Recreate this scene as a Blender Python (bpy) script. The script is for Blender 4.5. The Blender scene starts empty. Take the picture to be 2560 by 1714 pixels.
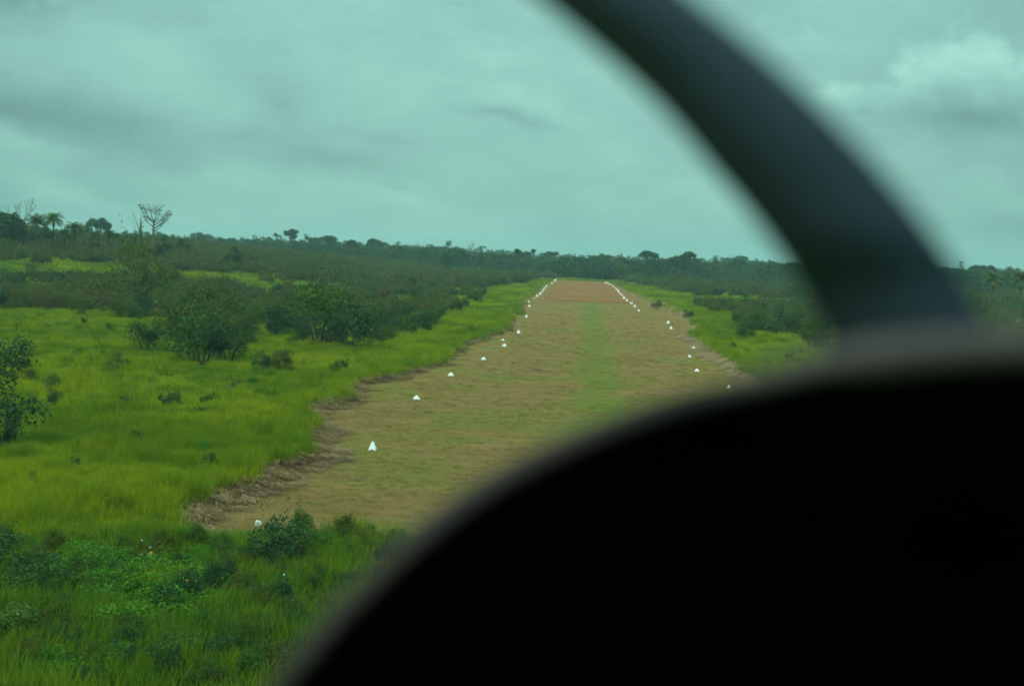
import bpy, math, random
import numpy as np
from mathutils import Vector, Matrix, Euler
from mathutils.noise import noise as pnoise

random.seed(7)
RNG = np.random.default_rng(7)
SC = bpy.context.scene
COL = SC.collection
R = math.radians

# ------------------------------------------------------------------ camera
PW, PH, FPX = 2560.0, 1714.0, 3797.0
CAM_H = 14.0
ROLL = math.atan(0.036)
VP = (1466.0, 645.0)                      # where the airstrip's direction (+Y) meets the horizon


def derot(px, py):
    u, v = (px - PW / 2) / FPX, -(py - PH / 2) / FPX
    return (math.cos(ROLL) * u - math.sin(ROLL) * v, math.sin(ROLL) * u + math.cos(ROLL) * v)


_u, _v = derot(*VP)
PITCH = math.atan(_v)
YAW = math.atan(_u * math.cos(PITCH))
RM = Matrix.Rotation(YAW, 3, 'Z') @ Matrix.Rotation(math.pi / 2 - PITCH, 3, 'X') @ Matrix.Rotation(ROLL, 3, 'Z')
CAM = Vector((0, 0, CAM_H))

cd = bpy.data.cameras.new("camera")
cd.sensor_width = 23.6
cd.lens = 23.6 * FPX / PW
cd.clip_start = 0.02
cd.clip_end = 30000
cd.dof.use_dof = True
cd.dof.focus_distance = 15.0
cd.dof.aperture_fstop = 2.6
cam = bpy.data.objects.new("camera", cd)
cam.matrix_world = Matrix.Translation(CAM) @ RM.to_4x4()
COL.objects.link(cam)
SC.camera = cam


def ray(px, py):
    return (RM @ Vector(((px - PW / 2) / FPX, -(py - PH / 2) / FPX, -1.0)))


def project(x, y, z):
    d = RM.transposed() @ (Vector((x, y, z)) - CAM)
    return PW / 2 - FPX * d.x / d.z, PH / 2 + FPX * d.y / d.z


def azel(px, py):
    d = ray(px, py).normalized()
    return math.atan2(d.x, d.y), math.asin(d.z)


# ------------------------------------------------------------------ world, sun, exposure
SUN_EL, SUN_AZ = R(52), R(215)
world = bpy.data.worlds.new("World")
SC.world = world
world.use_nodes = True
nt = world.node_tree
nt.nodes.clear()


class NT:
    def __init__(s, t):
        s.t = t

    def n(s, typ, **k):
        nd = s.t.nodes.new(typ)
        for a, b in k.items():
            setattr(nd, a, b)
        return nd

    def l(s, a, b):
        s.t.links.new(a, b)

    def m(s, op, a, b=None, c=None, clamp=False):
        nd = s.n('ShaderNodeMath', operation=op)
        nd.use_clamp = clamp
        for i, x in enumerate((a, b, c)):
            if x is None:
                continue
            if isinstance(x, (int, float)):
                nd.inputs[i].default_value = x
            else:
                s.l(x, nd.inputs[i])
        return nd.outputs[0]

    def mix(s, f, a, b, blend='MIX'):
        nd = s.n('ShaderNodeMix', data_type='RGBA', blend_type=blend)
        for i, x in ((0, f), (6, a), (7, b)):
            if isinstance(x, (int, float)):
                nd.inputs[i].default_value = x
            elif isinstance(x, tuple):
                nd.inputs[i].default_value = (*x, 1)[:4]
            else:
                s.l(x, nd.inputs[i])
        return nd.outputs[2]

    def noise(s, vec, scale, detail=4, rough=0.55, out=0):
        nd = s.n('ShaderNodeTexNoise')
        nd.inputs['Scale'].default_value = scale
        nd.inputs['Detail'].default_value = detail
        nd.inputs['Roughness'].default_value = rough
        if vec is not None:
            s.l(vec, nd.inputs['Vector'])
        return nd.outputs[out]

    def mapr(s, v, a, b, c=0.0, d=1.0, smooth=True):
        nd = s.n('ShaderNodeMapRange', interpolation_type='SMOOTHSTEP' if smooth else 'LINEAR')
        s.l(v, nd.inputs[0])
        for i, x in enumerate((a, b, c, d)):
            nd.inputs[i + 1].default_value = x
        return nd.outputs[0]

    def mapping(s, vec, loc=(0, 0, 0), rot=(0, 0, 0), scale=(1, 1, 1), typ='POINT'):
        nd = s.n('ShaderNodeMapping', vector_type=typ)
        s.l(vec, nd.inputs['Vector'])
        nd.inputs['Location'].default_value = loc
        nd.inputs['Rotation'].default_value = rot
        nd.inputs['Scale'].default_value = scale
        return nd.outputs[0]


w = NT(nt)
tc = w.n('ShaderNodeTexCoord')
sep = w.n('ShaderNodeSeparateXYZ')
w.l(tc.outputs['Generated'], sep.inputs[0])
az = w.m('ARCTAN2', sep.outputs[0], sep.outputs[1])
el = w.m('ARCSINE', sep.outputs[2])
cb = w.n('ShaderNodeCombineXYZ')
w.l(az, cb.inputs[0]); w.l(el, cb.inputs[1])
ae = cb.outputs[0]
# soften the cloud outlines with a turbulent warp of the direction
wn = w.noise(ae, 9.0, 6, 0.6, out=1)
sub = w.n('ShaderNodeVectorMath', operation='SUBTRACT')
w.l(wn, sub.inputs[0]); sub.inputs[1].default_value = (0.5, 0.5, 0.5)
scl = w.n('ShaderNodeVectorMath', operation='MULTIPLY')
w.l(sub.outputs[0], scl.inputs[0]); scl.inputs[1].default_value = (0.10, 0.045, 0)
add = w.n('ShaderNodeVectorMath', operation='ADD')
w.l(ae, add.inputs[0]); w.l(scl.outputs[0], add.inputs[1])
wae = add.outputs[0]


def blob(px, py, hw, hh, tilt=0.0, vec=None):
    a, e = azel(px, py)
    g = w.n('ShaderNodeTexGradient', gradient_type='QUADRATIC_SPHERE')
    w.l(w.mapping(vec or wae, (a, e, 0), (0, 0, R(tilt) - ROLL), (hw / FPX, hh / FPX, 1), 'TEXTURE'), g.inputs[0])
    return g.outputs[1]


streak = w.noise(w.mapping(wae, scale=(5, 26, 1)), 1.0, 6, 0.55)
fine = w.noise(w.mapping(wae, scale=(14, 40, 1)), 1.0, 6, 0.6)
tone = w.m('ADD', w.m('MULTIPLY', w.m('SUBTRACT', streak, 0.5), 0.10), w.m('MULTIPLY', w.m('SUBTRACT', fine, 0.5), 0.18))
for (px, py, hw, hh, tilt, amp) in (
        (20, -60, 560, 190, -6, -0.55), (0, 250, 700, 190, -12, -0.42), (260, 280, 460, 120, 0, -0.30),
        (600, 340, 420, 110, 0, -0.20), (820, 395, 300, 80, 0, -0.22), (330, 130, 430, 170, -28, 0.14), (700, 260, 260, 120, -30, -0.16),
        (60, 350, 360, 70, 0, 0.22), (170, 465, 330, 70, 0, 0.22), (500, 445, 420, 50, 0, 0.12),
        (1290, 255, 210, 60, -4, 0.20), (1290, 305, 240, 36, -3, -0.22), (1060, 500, 190, 40, -6, 0.16),
        (960, 330, 260, 40, -5, -0.12), (1010, 458, 130, 18, -2, -0.12),
        (2470, 300, 620, 420, 0, -0.32), (2500, 560, 500, 200, 0, -0.12), (1790, 490, 180, 90, 0, 0.14),
        (2450, 470, 300, 90, 0, 0.16), (-100, 500, 900, 320, 0, -0.22), (1300, 160, 900, 260, 0, 0.12)):
    tone = w.m('ADD', tone, w.m('MULTIPLY', blob(px, py, hw, hh, tilt), amp * 0.68))
puff = w.noise(w.mapping(ae, scale=(9, 22, 1)), 1.0, 7, 0.62)
tone = w.m('ADD', tone, w.m('MULTIPLY', w.m('SUBTRACT', puff, 0.5), 0.36))
# the cumulus on the right: crisp billows above a grey base
bil = w.noise(w.mapping(ae, scale=(24, 30, 1)), 1.0, 5, 0.55)
cum = blob(2420, 215, 330, 215, 0, ae)
cum = w.m('MAXIMUM', cum, w.m('MULTIPLY', blob(2180, 250, 240, 90, 0, ae), 0.9))
cum = w.m('MAXIMUM', cum, w.m('MULTIPLY', blob(2600, 230, 260, 190, 0, ae), 1.0))
cum = w.m('ADD', cum, w.m('MULTIPLY', w.m('SUBTRACT', bil, 0.5), 0.9))
cm = w.mapr(cum, 0.10, 0.44)
_, e0 = azel(2430, 300)
_, e1 = azel(2430, 120)
cm = w.m('MULTIPLY', cm, w.mapr(el, e0 - 0.012, e0 + 0.004))
cshade = w.m('MULTIPLY', w.mapr(w.m('ADD', el, w.m('MULTIPLY', w.m('SUBTRACT', bil, 0.5), 0.05)), e0 - 0.01, e1), 0.46)
tone = w.m('ADD', tone, w.m('MULTIPLY', cm, w.m('SUBTRACT', cshade, 0.10)))
tone = w.m('ADD', tone, w.m('MULTIPLY', blob(2430, 292, 380, 60, 0), -0.12))
# an overcast sky grows brighter towards the zenith
zen = w.mapr(el, R(14), R(75), 1.0, 3.3)
bright = w.m('MULTIPLY', w.m('ADD', 1.0, tone), zen)
cloud = w.mix(w.mapr(tone, -0.35, 0.3), (2.3, 5.1, 4.6), (3.0, 6.0, 5.1))
cloud = w.mix(1.0, cloud, bright, 'MULTIPLY')
sky = w.n('ShaderNodeTexSky', sky_type='NISHITA')
sky.sun_disc = False
sky.sun_elevation = SUN_EL
sky.sun_rotation = SUN_AZ
sky.dust_density = 3
full = w.mix(0.9, sky.outputs[0], cloud)
bg = w.n('ShaderNodeBackground')
bg.inputs['Strength'].default_value = 0.1
w.l(full, bg.inputs[0])
wo = w.n('ShaderNodeOutputWorld')
w.l(bg.outputs[0], wo.inputs[0])

sd = bpy.data.lights.new("sun", 'SUN')
sd.energy = 2.0
sd.angle = R(14)
sd.color = (1.0, 0.96, 0.86)
sun = bpy.data.objects.new("sun", sd)
# sky rotation is measured clockwise from +Y
sdir = Vector((math.sin(SUN_AZ) * math.cos(SUN_EL), math.cos(SUN_AZ) * math.cos(SUN_EL), math.sin(SUN_EL)))
sun.rotation_euler = sdir.to_track_quat('Z', 'Y').to_euler()
sun.location = (0, 0, 300)
COL.objects.link(sun)

SC.view_settings.view_transform = 'Standard'
SC.view_settings.look = 'None'
SC.view_settings.gamma = 1
SC.view_settings.exposure = 0.1
try:
    SC.cycles.max_bounces = 6
    SC.cycles.transparent_max_bounces = 8
    SC.cycles.volume_bounces = 0
except Exception:
    pass


# ------------------------------------------------------------------ helpers
def tag(o, label=None, cat=None, group=None, kind=None):
    if label: o['label'] = label
    if cat: o['category'] = cat
    if group: o['group'] = group
    if kind: o['kind'] = kind
    return o


def mesh_np(name, V, F, mat, smooth=False):
    me = bpy.data.meshes.new(name)
    V = np.asarray(V, dtype=np.float32)
    F = np.asarray(F, dtype=np.int32)
    k = F.shape[1]
    me.vertices.add(len(V)); me.vertices.foreach_set('co', V.ravel())
    me.loops.add(F.size); me.loops.foreach_set('vertex_index', F.ravel())
    me.polygons.add(len(F))
    me.polygons.foreach_set('loop_start', np.arange(0, F.size, k, dtype=np.int32))
    me.polygons.foreach_set('loop_total', np.full(len(F), k, dtype=np.int32))
    if smooth:
        me.polygons.foreach_set('use_smooth', np.ones(len(F), dtype=bool))
    me.update(calc_edges=True)
    if mat: me.materials.append(mat)
    return me


def obj(name, me, parent=None, loc=(0, 0, 0), rz=0, s=1, link=True):
    o = bpy.data.objects.new(name, me)
    o.location = loc
    o.rotation_euler = (0, 0, rz)
    o.scale = (s, s, s) if isinstance(s, (int, float)) else s
    if parent: o.parent = parent
    if link: COL.objects.link(o)
    return o


def copy_tree(o, parent=None):
    c = o.copy()
    COL.objects.link(c)
    c.parent = parent
    for ch in list(o.children):
        copy_tree(ch, c)
    return c


class MB:
    """collects quads"""
    def __init__(s):
        s.V, s.F, s.n = [], [], 0

    def add(s, V, F):
        V = np.asarray(V, dtype=float).reshape(-1, 3)
        s.V.append(V); s.F.append(np.asarray(F, dtype=int) + s.n); s.n += len(V)

    def tube(s, pts, rad, sides=6):
        pts = [Vector(p) for p in pts]
        V = []
        up = Vector((0.13, 0.37, 0.92)).normalized()
        for i, p in enumerate(pts):
            t = (pts[min(i + 1, len(pts) - 1)] - pts[max(i - 1, 0)]).normalized()
            a = t.cross(up)
            if a.length < 1e-3: a = t.cross(Vector((1, 0, 0)))
            a.normalize(); b = t.cross(a)
            for k in range(sides):
                an = 2 * math.pi * k / sides
                V.append(p + (a * math.cos(an) + b * math.sin(an)) * rad[i])
        F = []
        for i in range(len(pts) - 1):
            for k in range(sides):
                F.append((i * sides + k, i * sides + (k + 1) % sides, (i + 1) * sides + (k + 1) % sides, (i + 1) * sides + k))
        s.add([tuple(v) for v in V], F)

    def mesh(s, name, mat, smooth=False):
        return mesh_np(name, np.concatenate(s.V), np.concatenate(s.F), mat, smooth)


def leaves(mb, lobes, n, size, rng, out=0.6, asp=0.55, shell=0.72, flat=1.0):
    """n rhombic leaf clumps spread through the outer part of the ellipsoid lobes (c, r)"""
    c = np.array([l[0] for l in lobes], float)
    r = np.array([l[1] for l in lobes], float)
    wgt = (r[:, 0] * r[:, 1]) ** 1.0
    i = rng.choice(len(lobes), n, p=wgt / wgt.sum())
    d = rng.normal(size=(n, 3)); d[:, 2] += 0.25
    d /= np.linalg.norm(d, axis=1)[:, None]
    rr = shell + (1 - shell) * rng.random(n) ** 0.7
    inner = rng.random(n) < 0.18
    rr = np.where(inner, rng.random(n) * shell, rr)
    rr *= 1 + 0.22 * np.sin(d[:, 0] * 7 + i * 1.7) * np.cos(d[:, 1] * 6 + d[:, 2] * 5 + i)
    P = c[i] + d * r[i] * rr[:, None]
    nrm = d * out + rng.normal(size=(n, 3)) * 0.6
    nrm /= np.linalg.norm(nrm, axis=1)[:, None]
    t = np.cross(nrm, rng.normal(size=(n, 3)))
    t /= np.linalg.norm(t, axis=1)[:, None] + 1e-9
    b = np.cross(nrm, t)
    L = size * (0.6 + 0.8 * rng.random(n))[:, None]
    V = np.stack([P - t * L, P - b * L * asp + nrm * L * 0.12, P + t * L, P + b * L * asp + nrm * L * 0.12], 1).reshape(-1, 3)
    V[:, 2] = np.maximum(V[:, 2], 0.02)
    F = np.arange(4 * n).reshape(n, 4)
    mb.add(V, F)


def ss(t):
    t = min(1.0, max(0.0, t))
    return t * t * (3 - 2 * t)


def gz(x, y):
    """height of the land: a broad low rise far to the left, gentle waves away from the airstrip"""
    rise = 12.5 * ss((-x - 45) / 190) * ss((y - 230) / 430) * (1 - 0.5 * ss((y - 680) / 450))
    m = ss((abs(x) - 26) / 30)
    wav = m * (0.5 * pnoise(Vector((x * 0.021, y * 0.017, 0.3))) + 0.25 * pnoise(Vector((x * 0.07, y * 0.06, 4.1))))
    far = 8.0 * ss((y - 1500) / 2500) + 5 * m * ss((y - 900) / 800) * pnoise(Vector((x * 0.002, y * 0.002, 9.0)))
    return rise + wav + far


def ground_at(px, py, zadd=0.0):
    d = ray(px, py)
    t, prev = 20.0, 20.0
    while t < 6000:
        p = CAM + d * t
        if p.z <= gz(p.x, p.y) + zadd:
            lo, hi = prev, t
            for _ in range(14):
                mid = (lo + hi) / 2
                p = CAM + d * mid
                if p.z <= gz(p.x, p.y) + zadd: hi = mid
                else: lo = mid
            p = CAM + d * hi
            return Vector((p.x, p.y, gz(p.x, p.y)))
        prev = t
        t *= 1.01
    p = CAM + d * 2000
    return Vector((p.x, p.y, gz(p.x, p.y)))


# ------------------------------------------------------------------ materials
def material(name):
    m = bpy.data.materials.new(name)
    m.use_nodes = True
    m.node_tree.nodes.clear()
    t = NT(m.node_tree)
    out = t.n('ShaderNodeOutputMaterial')
    return m, t, out


def foliage(name, c1, c2, c3, trans=0.3, patch=0.02, rough=0.6):
    """three leaf colours: mixed per plant, by large patches and by leaf-sized noise"""
    m, t, out = material(name)
    geo = t.n('ShaderNodeNewGeometry')
    oi = t.n('ShaderNodeObjectInfo')
    big = t.noise(geo.outputs['Position'], patch, 3, 0.6)
    fin = t.noise(geo.outputs['Position'], 1.7, 3, 0.7)
    a = t.mix(t.mapr(t.m('ADD', t.m('MULTIPLY', t.m('SUBTRACT', oi.outputs['Random'], 0.5), 0.25), big), 0.40, 0.60), c1, c2)
    col = t.mix(t.m('MULTIPLY', t.mapr(fin, 0.42, 0.72), 0.75), a, c3)
    d = t.n('ShaderNodeBsdfPrincipled')
    d.inputs['Roughness'].default_value = rough
    d.inputs['Specular IOR Level'].default_value = 0.12
    t.l(col, d.inputs['Base Color'])
    tr = t.n('ShaderNodeBsdfTranslucent')
    t.l(col, tr.inputs[0])
    mx = t.n('ShaderNodeMixShader')
    mx.inputs[0].default_value = trans
    t.l(d.outputs[0], mx.inputs[1]); t.l(tr.outputs[0], mx.inputs[2])
    t.l(mx.outputs[0], out.inputs[0])
    return m


def plain(name, c1, c2, scale=3.0, rough=0.8, bump=0.0, spec=0.3, metallic=0.0):
    m, t, out = material(name)
    tcn = t.n('ShaderNodeTexCoord')
    nz = t.noise(tcn.outputs['Object'], scale, 5, 0.6)
    d = t.n('ShaderNodeBsdfPrincipled')
    d.inputs['Roughness'].default_value = rough
    d.inputs['Specular IOR Level'].default_value = spec
    d.inputs['Metallic'].default_value = metallic
    t.l(t.mix(t.mapr(nz, 0.35, 0.65), c1, c2), d.inputs['Base Color'])
    if bump:
        b = t.n('ShaderNodeBump'); b.inputs['Strength'].default_value = bump
        t.l(nz, b.inputs['Height']); t.l(b.outputs[0], d.inputs['Normal'])
    t.l(d.outputs[0], out.inputs[0])
    return m


M = {}
M['grass'] = foliage('bright_grass', (0.150, 0.235, 0.007), (0.335, 0.370, 0.007), (0.155, 0.195, 0.014), 0.42, 0.045)
M['grass_green'] = foliage('green_grass', (0.085, 0.185, 0.010), (0.165, 0.245, 0.010), (0.160, 0.195, 0.014), 0.4, 0.09)
M['straw'] = foliage('cut_straw', (0.345, 0.220, 0.105), (0.235, 0.142, 0.070), (0.430, 0.290, 0.140), 0.30, 0.35)
M['stubble'] = foliage('mown_stubble', (0.290, 0.195, 0.050), (0.190, 0.205, 0.024), (0.320, 0.190, 0.065), 0.4, 0.12)
M['olive'] = foliage('olive_leaves', (0.060, 0.092, 0.016), (0.105, 0.138, 0.022), (0.110, 0.105, 0.028), 0.25)
M['brown'] = foliage('brownish_leaves', (0.088, 0.090, 0.024), (0.125, 0.112, 0.034), (0.064, 0.084, 0.018), 0.25)
M['mid'] = foliage('mid_green_leaves', (0.052, 0.122, 0.020), (0.080, 0.150, 0.020), (0.040, 0.080, 0.018), 0.3)
M['dark'] = foliage('dark_green_leaves', (0.026, 0.070, 0.024), (0.038, 0.090, 0.028), (0.020, 0.050, 0.018), 0.2)
M['lush'] = foliage('lush_leaves', (0.065, 0.200, 0.018), (0.105, 0.250, 0.016), (0.055, 0.135, 0.014), 0.35, 0.3)
M['forest'] = foliage('forest_leaves', (0.028, 0.066, 0.022), (0.054, 0.100, 0.026), (0.022, 0.048, 0.018), 0.2, 0.006)
M['yellow'] = foliage('yellow_green_leaves', (0.110, 0.130, 0.020), (0.130, 0.145, 0.024), (0.070, 0.100, 0.020), 0.25)
M['bark'] = plain('bark', (0.05, 0.042, 0.032), (0.09, 0.08, 0.06), 2.0, 0.9, 0.3)
M['deadwood'] = plain('dead_wood', (0.085, 0.080, 0.065), (0.13, 0.12, 0.10), 2.0, 0.9)
M['white'] = plain('white_painted_sheet', (0.80, 0.82, 0.80), (0.72, 0.74, 0.72), 6.0, 0.55)
M['soil'] = plain('dug_soil', (0.06, 0.045, 0.025), (0.11, 0.075, 0.04), 8.0, 1.0, 0.5)
M['flower_white'] = plain('white_petals', (0.75, 0.78, 0.75), (0.65, 0.7, 0.66), 6.0, 0.6)
M['flower_orange'] = plain('orange_petals', (0.75, 0.25, 0.01), (0.6, 0.16, 0.01), 6.0, 0.6)
M['black'] = plain('black_panel', (0.0003, 0.0003, 0.0005), (0.0006, 0.0005, 0.0007), 12.0, 1.0, 0, 0.0)
M['trim'] = plain('grey_rubber_trim', (0.045, 0.036, 0.038), (0.052, 0.041, 0.042), 12.0, 0.9, 0, 0.1)
M['sill'] = plain('grey_sill_paint', (0.070, 0.060, 0.064), (0.080, 0.067, 0.072), 12.0, 0.9, 0, 0.1)
M['post'] = plain('dark_painted_frame', (0.026, 0.043, 0.065), (0.031, 0.049, 0.072), 8.0, 0.85, 0, 0.15)

# land material
mg, t, out = material('land_grass')
geo = t.n('ShaderNodeNewGeometry')
P = geo.outputs['Position']
big = t.noise(P, 0.018, 4, 0.6)
mid_ = t.noise(t.mapping(P, scale=(1, 0.5, 1)), 0.16, 5, 0.65)
fin = t.noise(P, 2.2, 5, 0.7)
c = t.mix(t.mapr(big, 0.4, 0.62), (0.130, 0.175, 0.008), (0.220, 0.245, 0.008))
c = t.mix(t.mapr(mid_, 0.45, 0.68), c, (0.065, 0.145, 0.010))
c = t.mix(t.m('MULTIPLY', t.mapr(fin, 0.45, 0.7), 0.6), c, (0.045, 0.085, 0.010))
d = t.n('ShaderNodeBsdfPrincipled'); d.inputs['Roughness'].default_value = 1.0
d.inputs['Specular IOR Level'].default_value = 0.1
bmp = t.n('ShaderNodeBump'); bmp.inputs['Strength'].default_value = 0.9; bmp.inputs['Distance'].default_value = 0.5
t.l(fin, bmp.inputs['Height']); t.l(bmp.outputs[0], d.inputs['Normal'])
t.l(c, d.inputs['Base Color']); t.l(d.outputs[0], out.inputs[0])
M['land'] = mg

# airstrip material: tan mown stubble, a green streak in the middle, green patches, straw at the verge
ma, t, out = material('airstrip_mown')
geo = t.n('ShaderNodeNewGeometry')
P = geo.outputs['Position']
sp = t.n('ShaderNodeSeparateXYZ'); t.l(P, sp.inputs[0])
at = t.n('ShaderNodeAttribute'); at.attribute_name = 'edge'
fine = t.noise(P, 3.4, 7, 0.8)
strk = t.noise(t.mapping(P, scale=(0.25, 1.0, 1)), 0.42, 5, 0.65)
pat = t.noise(t.mapping(P, scale=(0.6, 0.45, 1)), 0.12, 5, 0.62)
c = t.mix(t.mapr(strk, 0.35, 0.65), (0.188, 0.111, 0.036), (0.242, 0.146, 0.050))
c = t.mix(t.m('MULTIPLY', t.mapr(t.m('ADD', pat, t.mapr(sp.outputs[1], 90, 330, 0.055, -0.02)), 0.50, 0.62), 0.5), c, (0.130, 0.150, 0.020))
# green streak, wandering and broken
wob = t.m('MULTIPLY', t.m('SUBTRACT', t.noise(P, 0.05, 4, 0.7), 0.5), 9.0)
xx = t.m('ABSOLUTE', t.m('SUBTRACT', t.m('ADD', sp.outputs[0], wob), 2.0))
stripe = t.m('SUBTRACT', 1.0, t.mapr(xx, 0.8, 4.4))
stripe = t.m('MULTIPLY', stripe, t.mapr(t.m('ADD', t.noise(t.mapping(P, scale=(1.2, 0.5, 1)), 0.4, 4, 0.7), t.m('MULTIPLY', stripe, 0.12)), 0.38, 0.6))
c = t.mix(t.m('MULTIPLY', stripe, t.mapr(sp.outputs[1], 470, 540, 0.6, 0)), c, (0.100, 0.155, 0.014))
c = t.mix(t.m('MULTIPLY', t.mapr(fine, 0.5, 0.72), 0.8), c, (0.055, 0.042, 0.015))
c = t.mix(t.m('MULTIPLY', t.mapr(t.noise(P, 0.55, 5, 0.7), 0.62, 0.72), 0.6), c, (0.095, 0.060, 0.030))
en = t.m('ADD', at.outputs['Fac'], t.m('MULTIPLY', t.m('SUBTRACT', t.noise(P, 0.5, 4, 0.7), 0.5), 0.9))
c = t.mix(t.m('SUBTRACT', 1.0, t.mapr(en, 0.5, 1.25)), c, t.mix(t.mapr(fine, 0.4, 0.6), (0.170, 0.130, 0.068), (0.110, 0.080, 0.045)))
d = t.n('ShaderNodeBsdfPrincipled'); d.inputs['Roughness'].default_value = 1.0
d.inputs['Specular IOR Level'].default_value = 0.1
bmp = t.n('ShaderNodeBump'); bmp.inputs['Strength'].default_value = 0.8; bmp.inputs['Distance'].default_value = 0.25
t.l(fine, bmp.inputs['Height']); t.l(bmp.outputs[0], d.inputs['Normal'])
t.l(c, d.inputs['Base Color']); t.l(d.outputs[0], out.inputs[0])
M['strip'] = ma

mr, t, out = material('red_earth')
geo = t.n('ShaderNodeNewGeometry')
P = geo.outputs['Position']
a = t.noise(t.mapping(P, scale=(0.5, 0.12, 1)), 0.3, 5, 0.6)
b_ = t.noise(P, 1.6, 5, 0.7)
c = t.mix(t.mapr(a, 0.4, 0.62), (0.200, 0.078, 0.022), (0.232, 0.112, 0.034))
c = t.mix(t.m('MULTIPLY', t.mapr(b_, 0.5, 0.7), 0.4), c, (0.150, 0.120, 0.030))
d = t.n('ShaderNodeBsdfPrincipled'); d.inputs['Roughness'].default_value = 1.0
d.inputs['Specular IOR Level'].default_value = 0.1
t.l(c, d.inputs['Base Color']); t.l(d.outputs[0], out.inputs[0])
M['red'] = mr

# ------------------------------------------------------------------ airstrip outline (left and right verge as x of y)
LB = [(440, 1330), (455, 1305), (465, 1280), (590, 1222), (650, 1180), (745, 1150), (752, 1138), (730, 1118), (770, 1100), (790, 1085),
      (735, 1062), (770, 1030), (860, 1000), (875, 965), (985, 945), (1070, 918), (1130, 880), (1210, 845), (1262, 822),
      (1275, 795), (1290, 770), (1312, 748), (1332, 732), (1356, 712), (1374, 704), (1386, 700)]
RB = [(2250, 1330), (2080, 1150), (1960, 1010), (1900, 960), (1850, 930), (1800, 895), (1760, 862), (1722, 845), (1758, 822),
      (1735, 795), (1700, 782), (1665, 765), (1630, 752), (1590, 735), (1566, 722), (1545, 711), (1528, 706), (1519, 704)]


def flat_at(px, py):
    d = ray(px, py)
    t = -CAM_H / d.z
    p = CAM + d * t
    return p.x, p.y


def edge_fn(pts):
    q = sorted((flat_at(*p)[::-1] for p in pts))
    ys = np.array([a for a, b in q]); xs = np.array([b for a, b in q])
    return ys, xs


LY, LX = edge_fn(LB)
RY, RX = edge_fn(RB)
Y0, Y1 = 72.0, min(LY[-1], RY[-1])


def xl(y):
    return float(np.interp(y, LY, LX)) + 1.7 * pnoise(Vector((0.3, y * 0.13, 0))) + 1.1 * pnoise(Vector((7.3, y * 0.45, 0)))


def xr(y):
    return float(np.interp(y, RY, RX)) + 0.9 * pnoise(Vector((3.3, y * 0.19, 5))) + 0.5 * pnoise(Vector((5.3, y * 0.7, 2)))


def inside_strip(x, y, pad=0.0):
    if y < Y0 + 1.8 * pnoise(Vector((x * 0.25, 0, 1))) or y > Y1: return False
    return xl(y) + pad < x < xr(y) - pad


# ground: one sheet to the horizon, graded cells
def graded(a, b, first, growth):
    v = [a]; s = first
    while v[-1] < b:
        v.append(v[-1] + s); s *= growth
    return v


gx = graded(0, 9000, 3.0, 1.05)
gx = [-v for v in gx[:0:-1]] + gx
gy = [-v for v in graded(0, 3000, 8, 1.3)[:0:-1]] + graded(0, 12000, 3.5, 1.022)
V = [(x, y, gz(x, y)) for y in gy for x in gx]
nx = len(gx)
F = [(j * nx + i, j * nx + i + 1, (j + 1) * nx + i + 1, (j + 1) * nx + i) for j in range(len(gy) - 1) for i in range(nx - 1)]
tag(obj('ground', mesh_np('ground', V, F, M['land'], True)), kind='structure')

def wL(y):
    return (1.2 + 1.5 * (1 - ss((y - 95) / 90))) * (1 + 0.4 * pnoise(Vector((y * 0.09, 1, 3))))


def wR(y):
    return 2.2 * (1 + 0.5 * pnoise(Vector((y * 0.09, -1, 3))))


rows = np.arange(Y0 - 2, Y1, 1.0)
NC = 40
V, E = [], []
for y in rows:
    a, b = xl(y), xr(y)
    for k in range(NC + 1):
        f = k / NC
        x = a + (b - a) * f
        e = min((x - a) / wL(y), (b - x) / wR(y))
        near = 1 - ss((y - 90) / 30)
        V.append((x, y, 0.05 + 0.035 * pnoise(Vector((x * 0.5, y * 0.5, 0))) + 0.40 * max(0, 1 - e / 0.6)))
        E.append(e)
F = [(j * (NC + 1) + i, j * (NC + 1) + i + 1, (j + 1) * (NC + 1) + i + 1, (j + 1) * (NC + 1) + i) for j in range(len(rows) - 1) for i in range(NC)]
me = mesh_np('airstrip', V, F, M['strip'], True)
at = me.attributes.new('edge', 'FLOAT', 'POINT')
at.data.foreach_set('value', np.array(E, dtype=np.float32))
tag(obj('airstrip', me), kind='structure')

# the bare red-earth stretch at the far end
ra = [flat_at(1391, 701.5), flat_at(1519, 705.5)]
rb = [flat_at(1356, 752), flat_at(1604, 759)]
V, F = [], []
N = 60
for j in range(N + 1):
    f = j / N
    f2 = 1 - (1 - f) ** 1.8
    for i in range(13):
        g = i / 12
        p0 = Vector((*rb[0], 0)).lerp(Vector((*rb[1], 0)), g)
        p1 = Vector((*ra[0], 0)).lerp(Vector((*ra[1], 0)), g)
        p = p0.lerp(p1, f)
        if i in (0, 12): p.x += 1.2 * pnoise(Vector((p.y * 0.15, i, 0)))
        if j == 0: p.y += 16 * pnoise(Vector((p.x * 0.21, 0, 3)))
        V.append((p.x, p.y, 0.13))
F = [(j * 13 + i, j * 13 + i + 1, (j + 1) * 13 + i + 1, (j + 1) * 13 + i) for j in range(N) for i in range(12)]
tag(obj('red_dirt_strip', mesh_np('red_dirt_strip', V, F, M['red'], True)), kind='structure')

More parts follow.
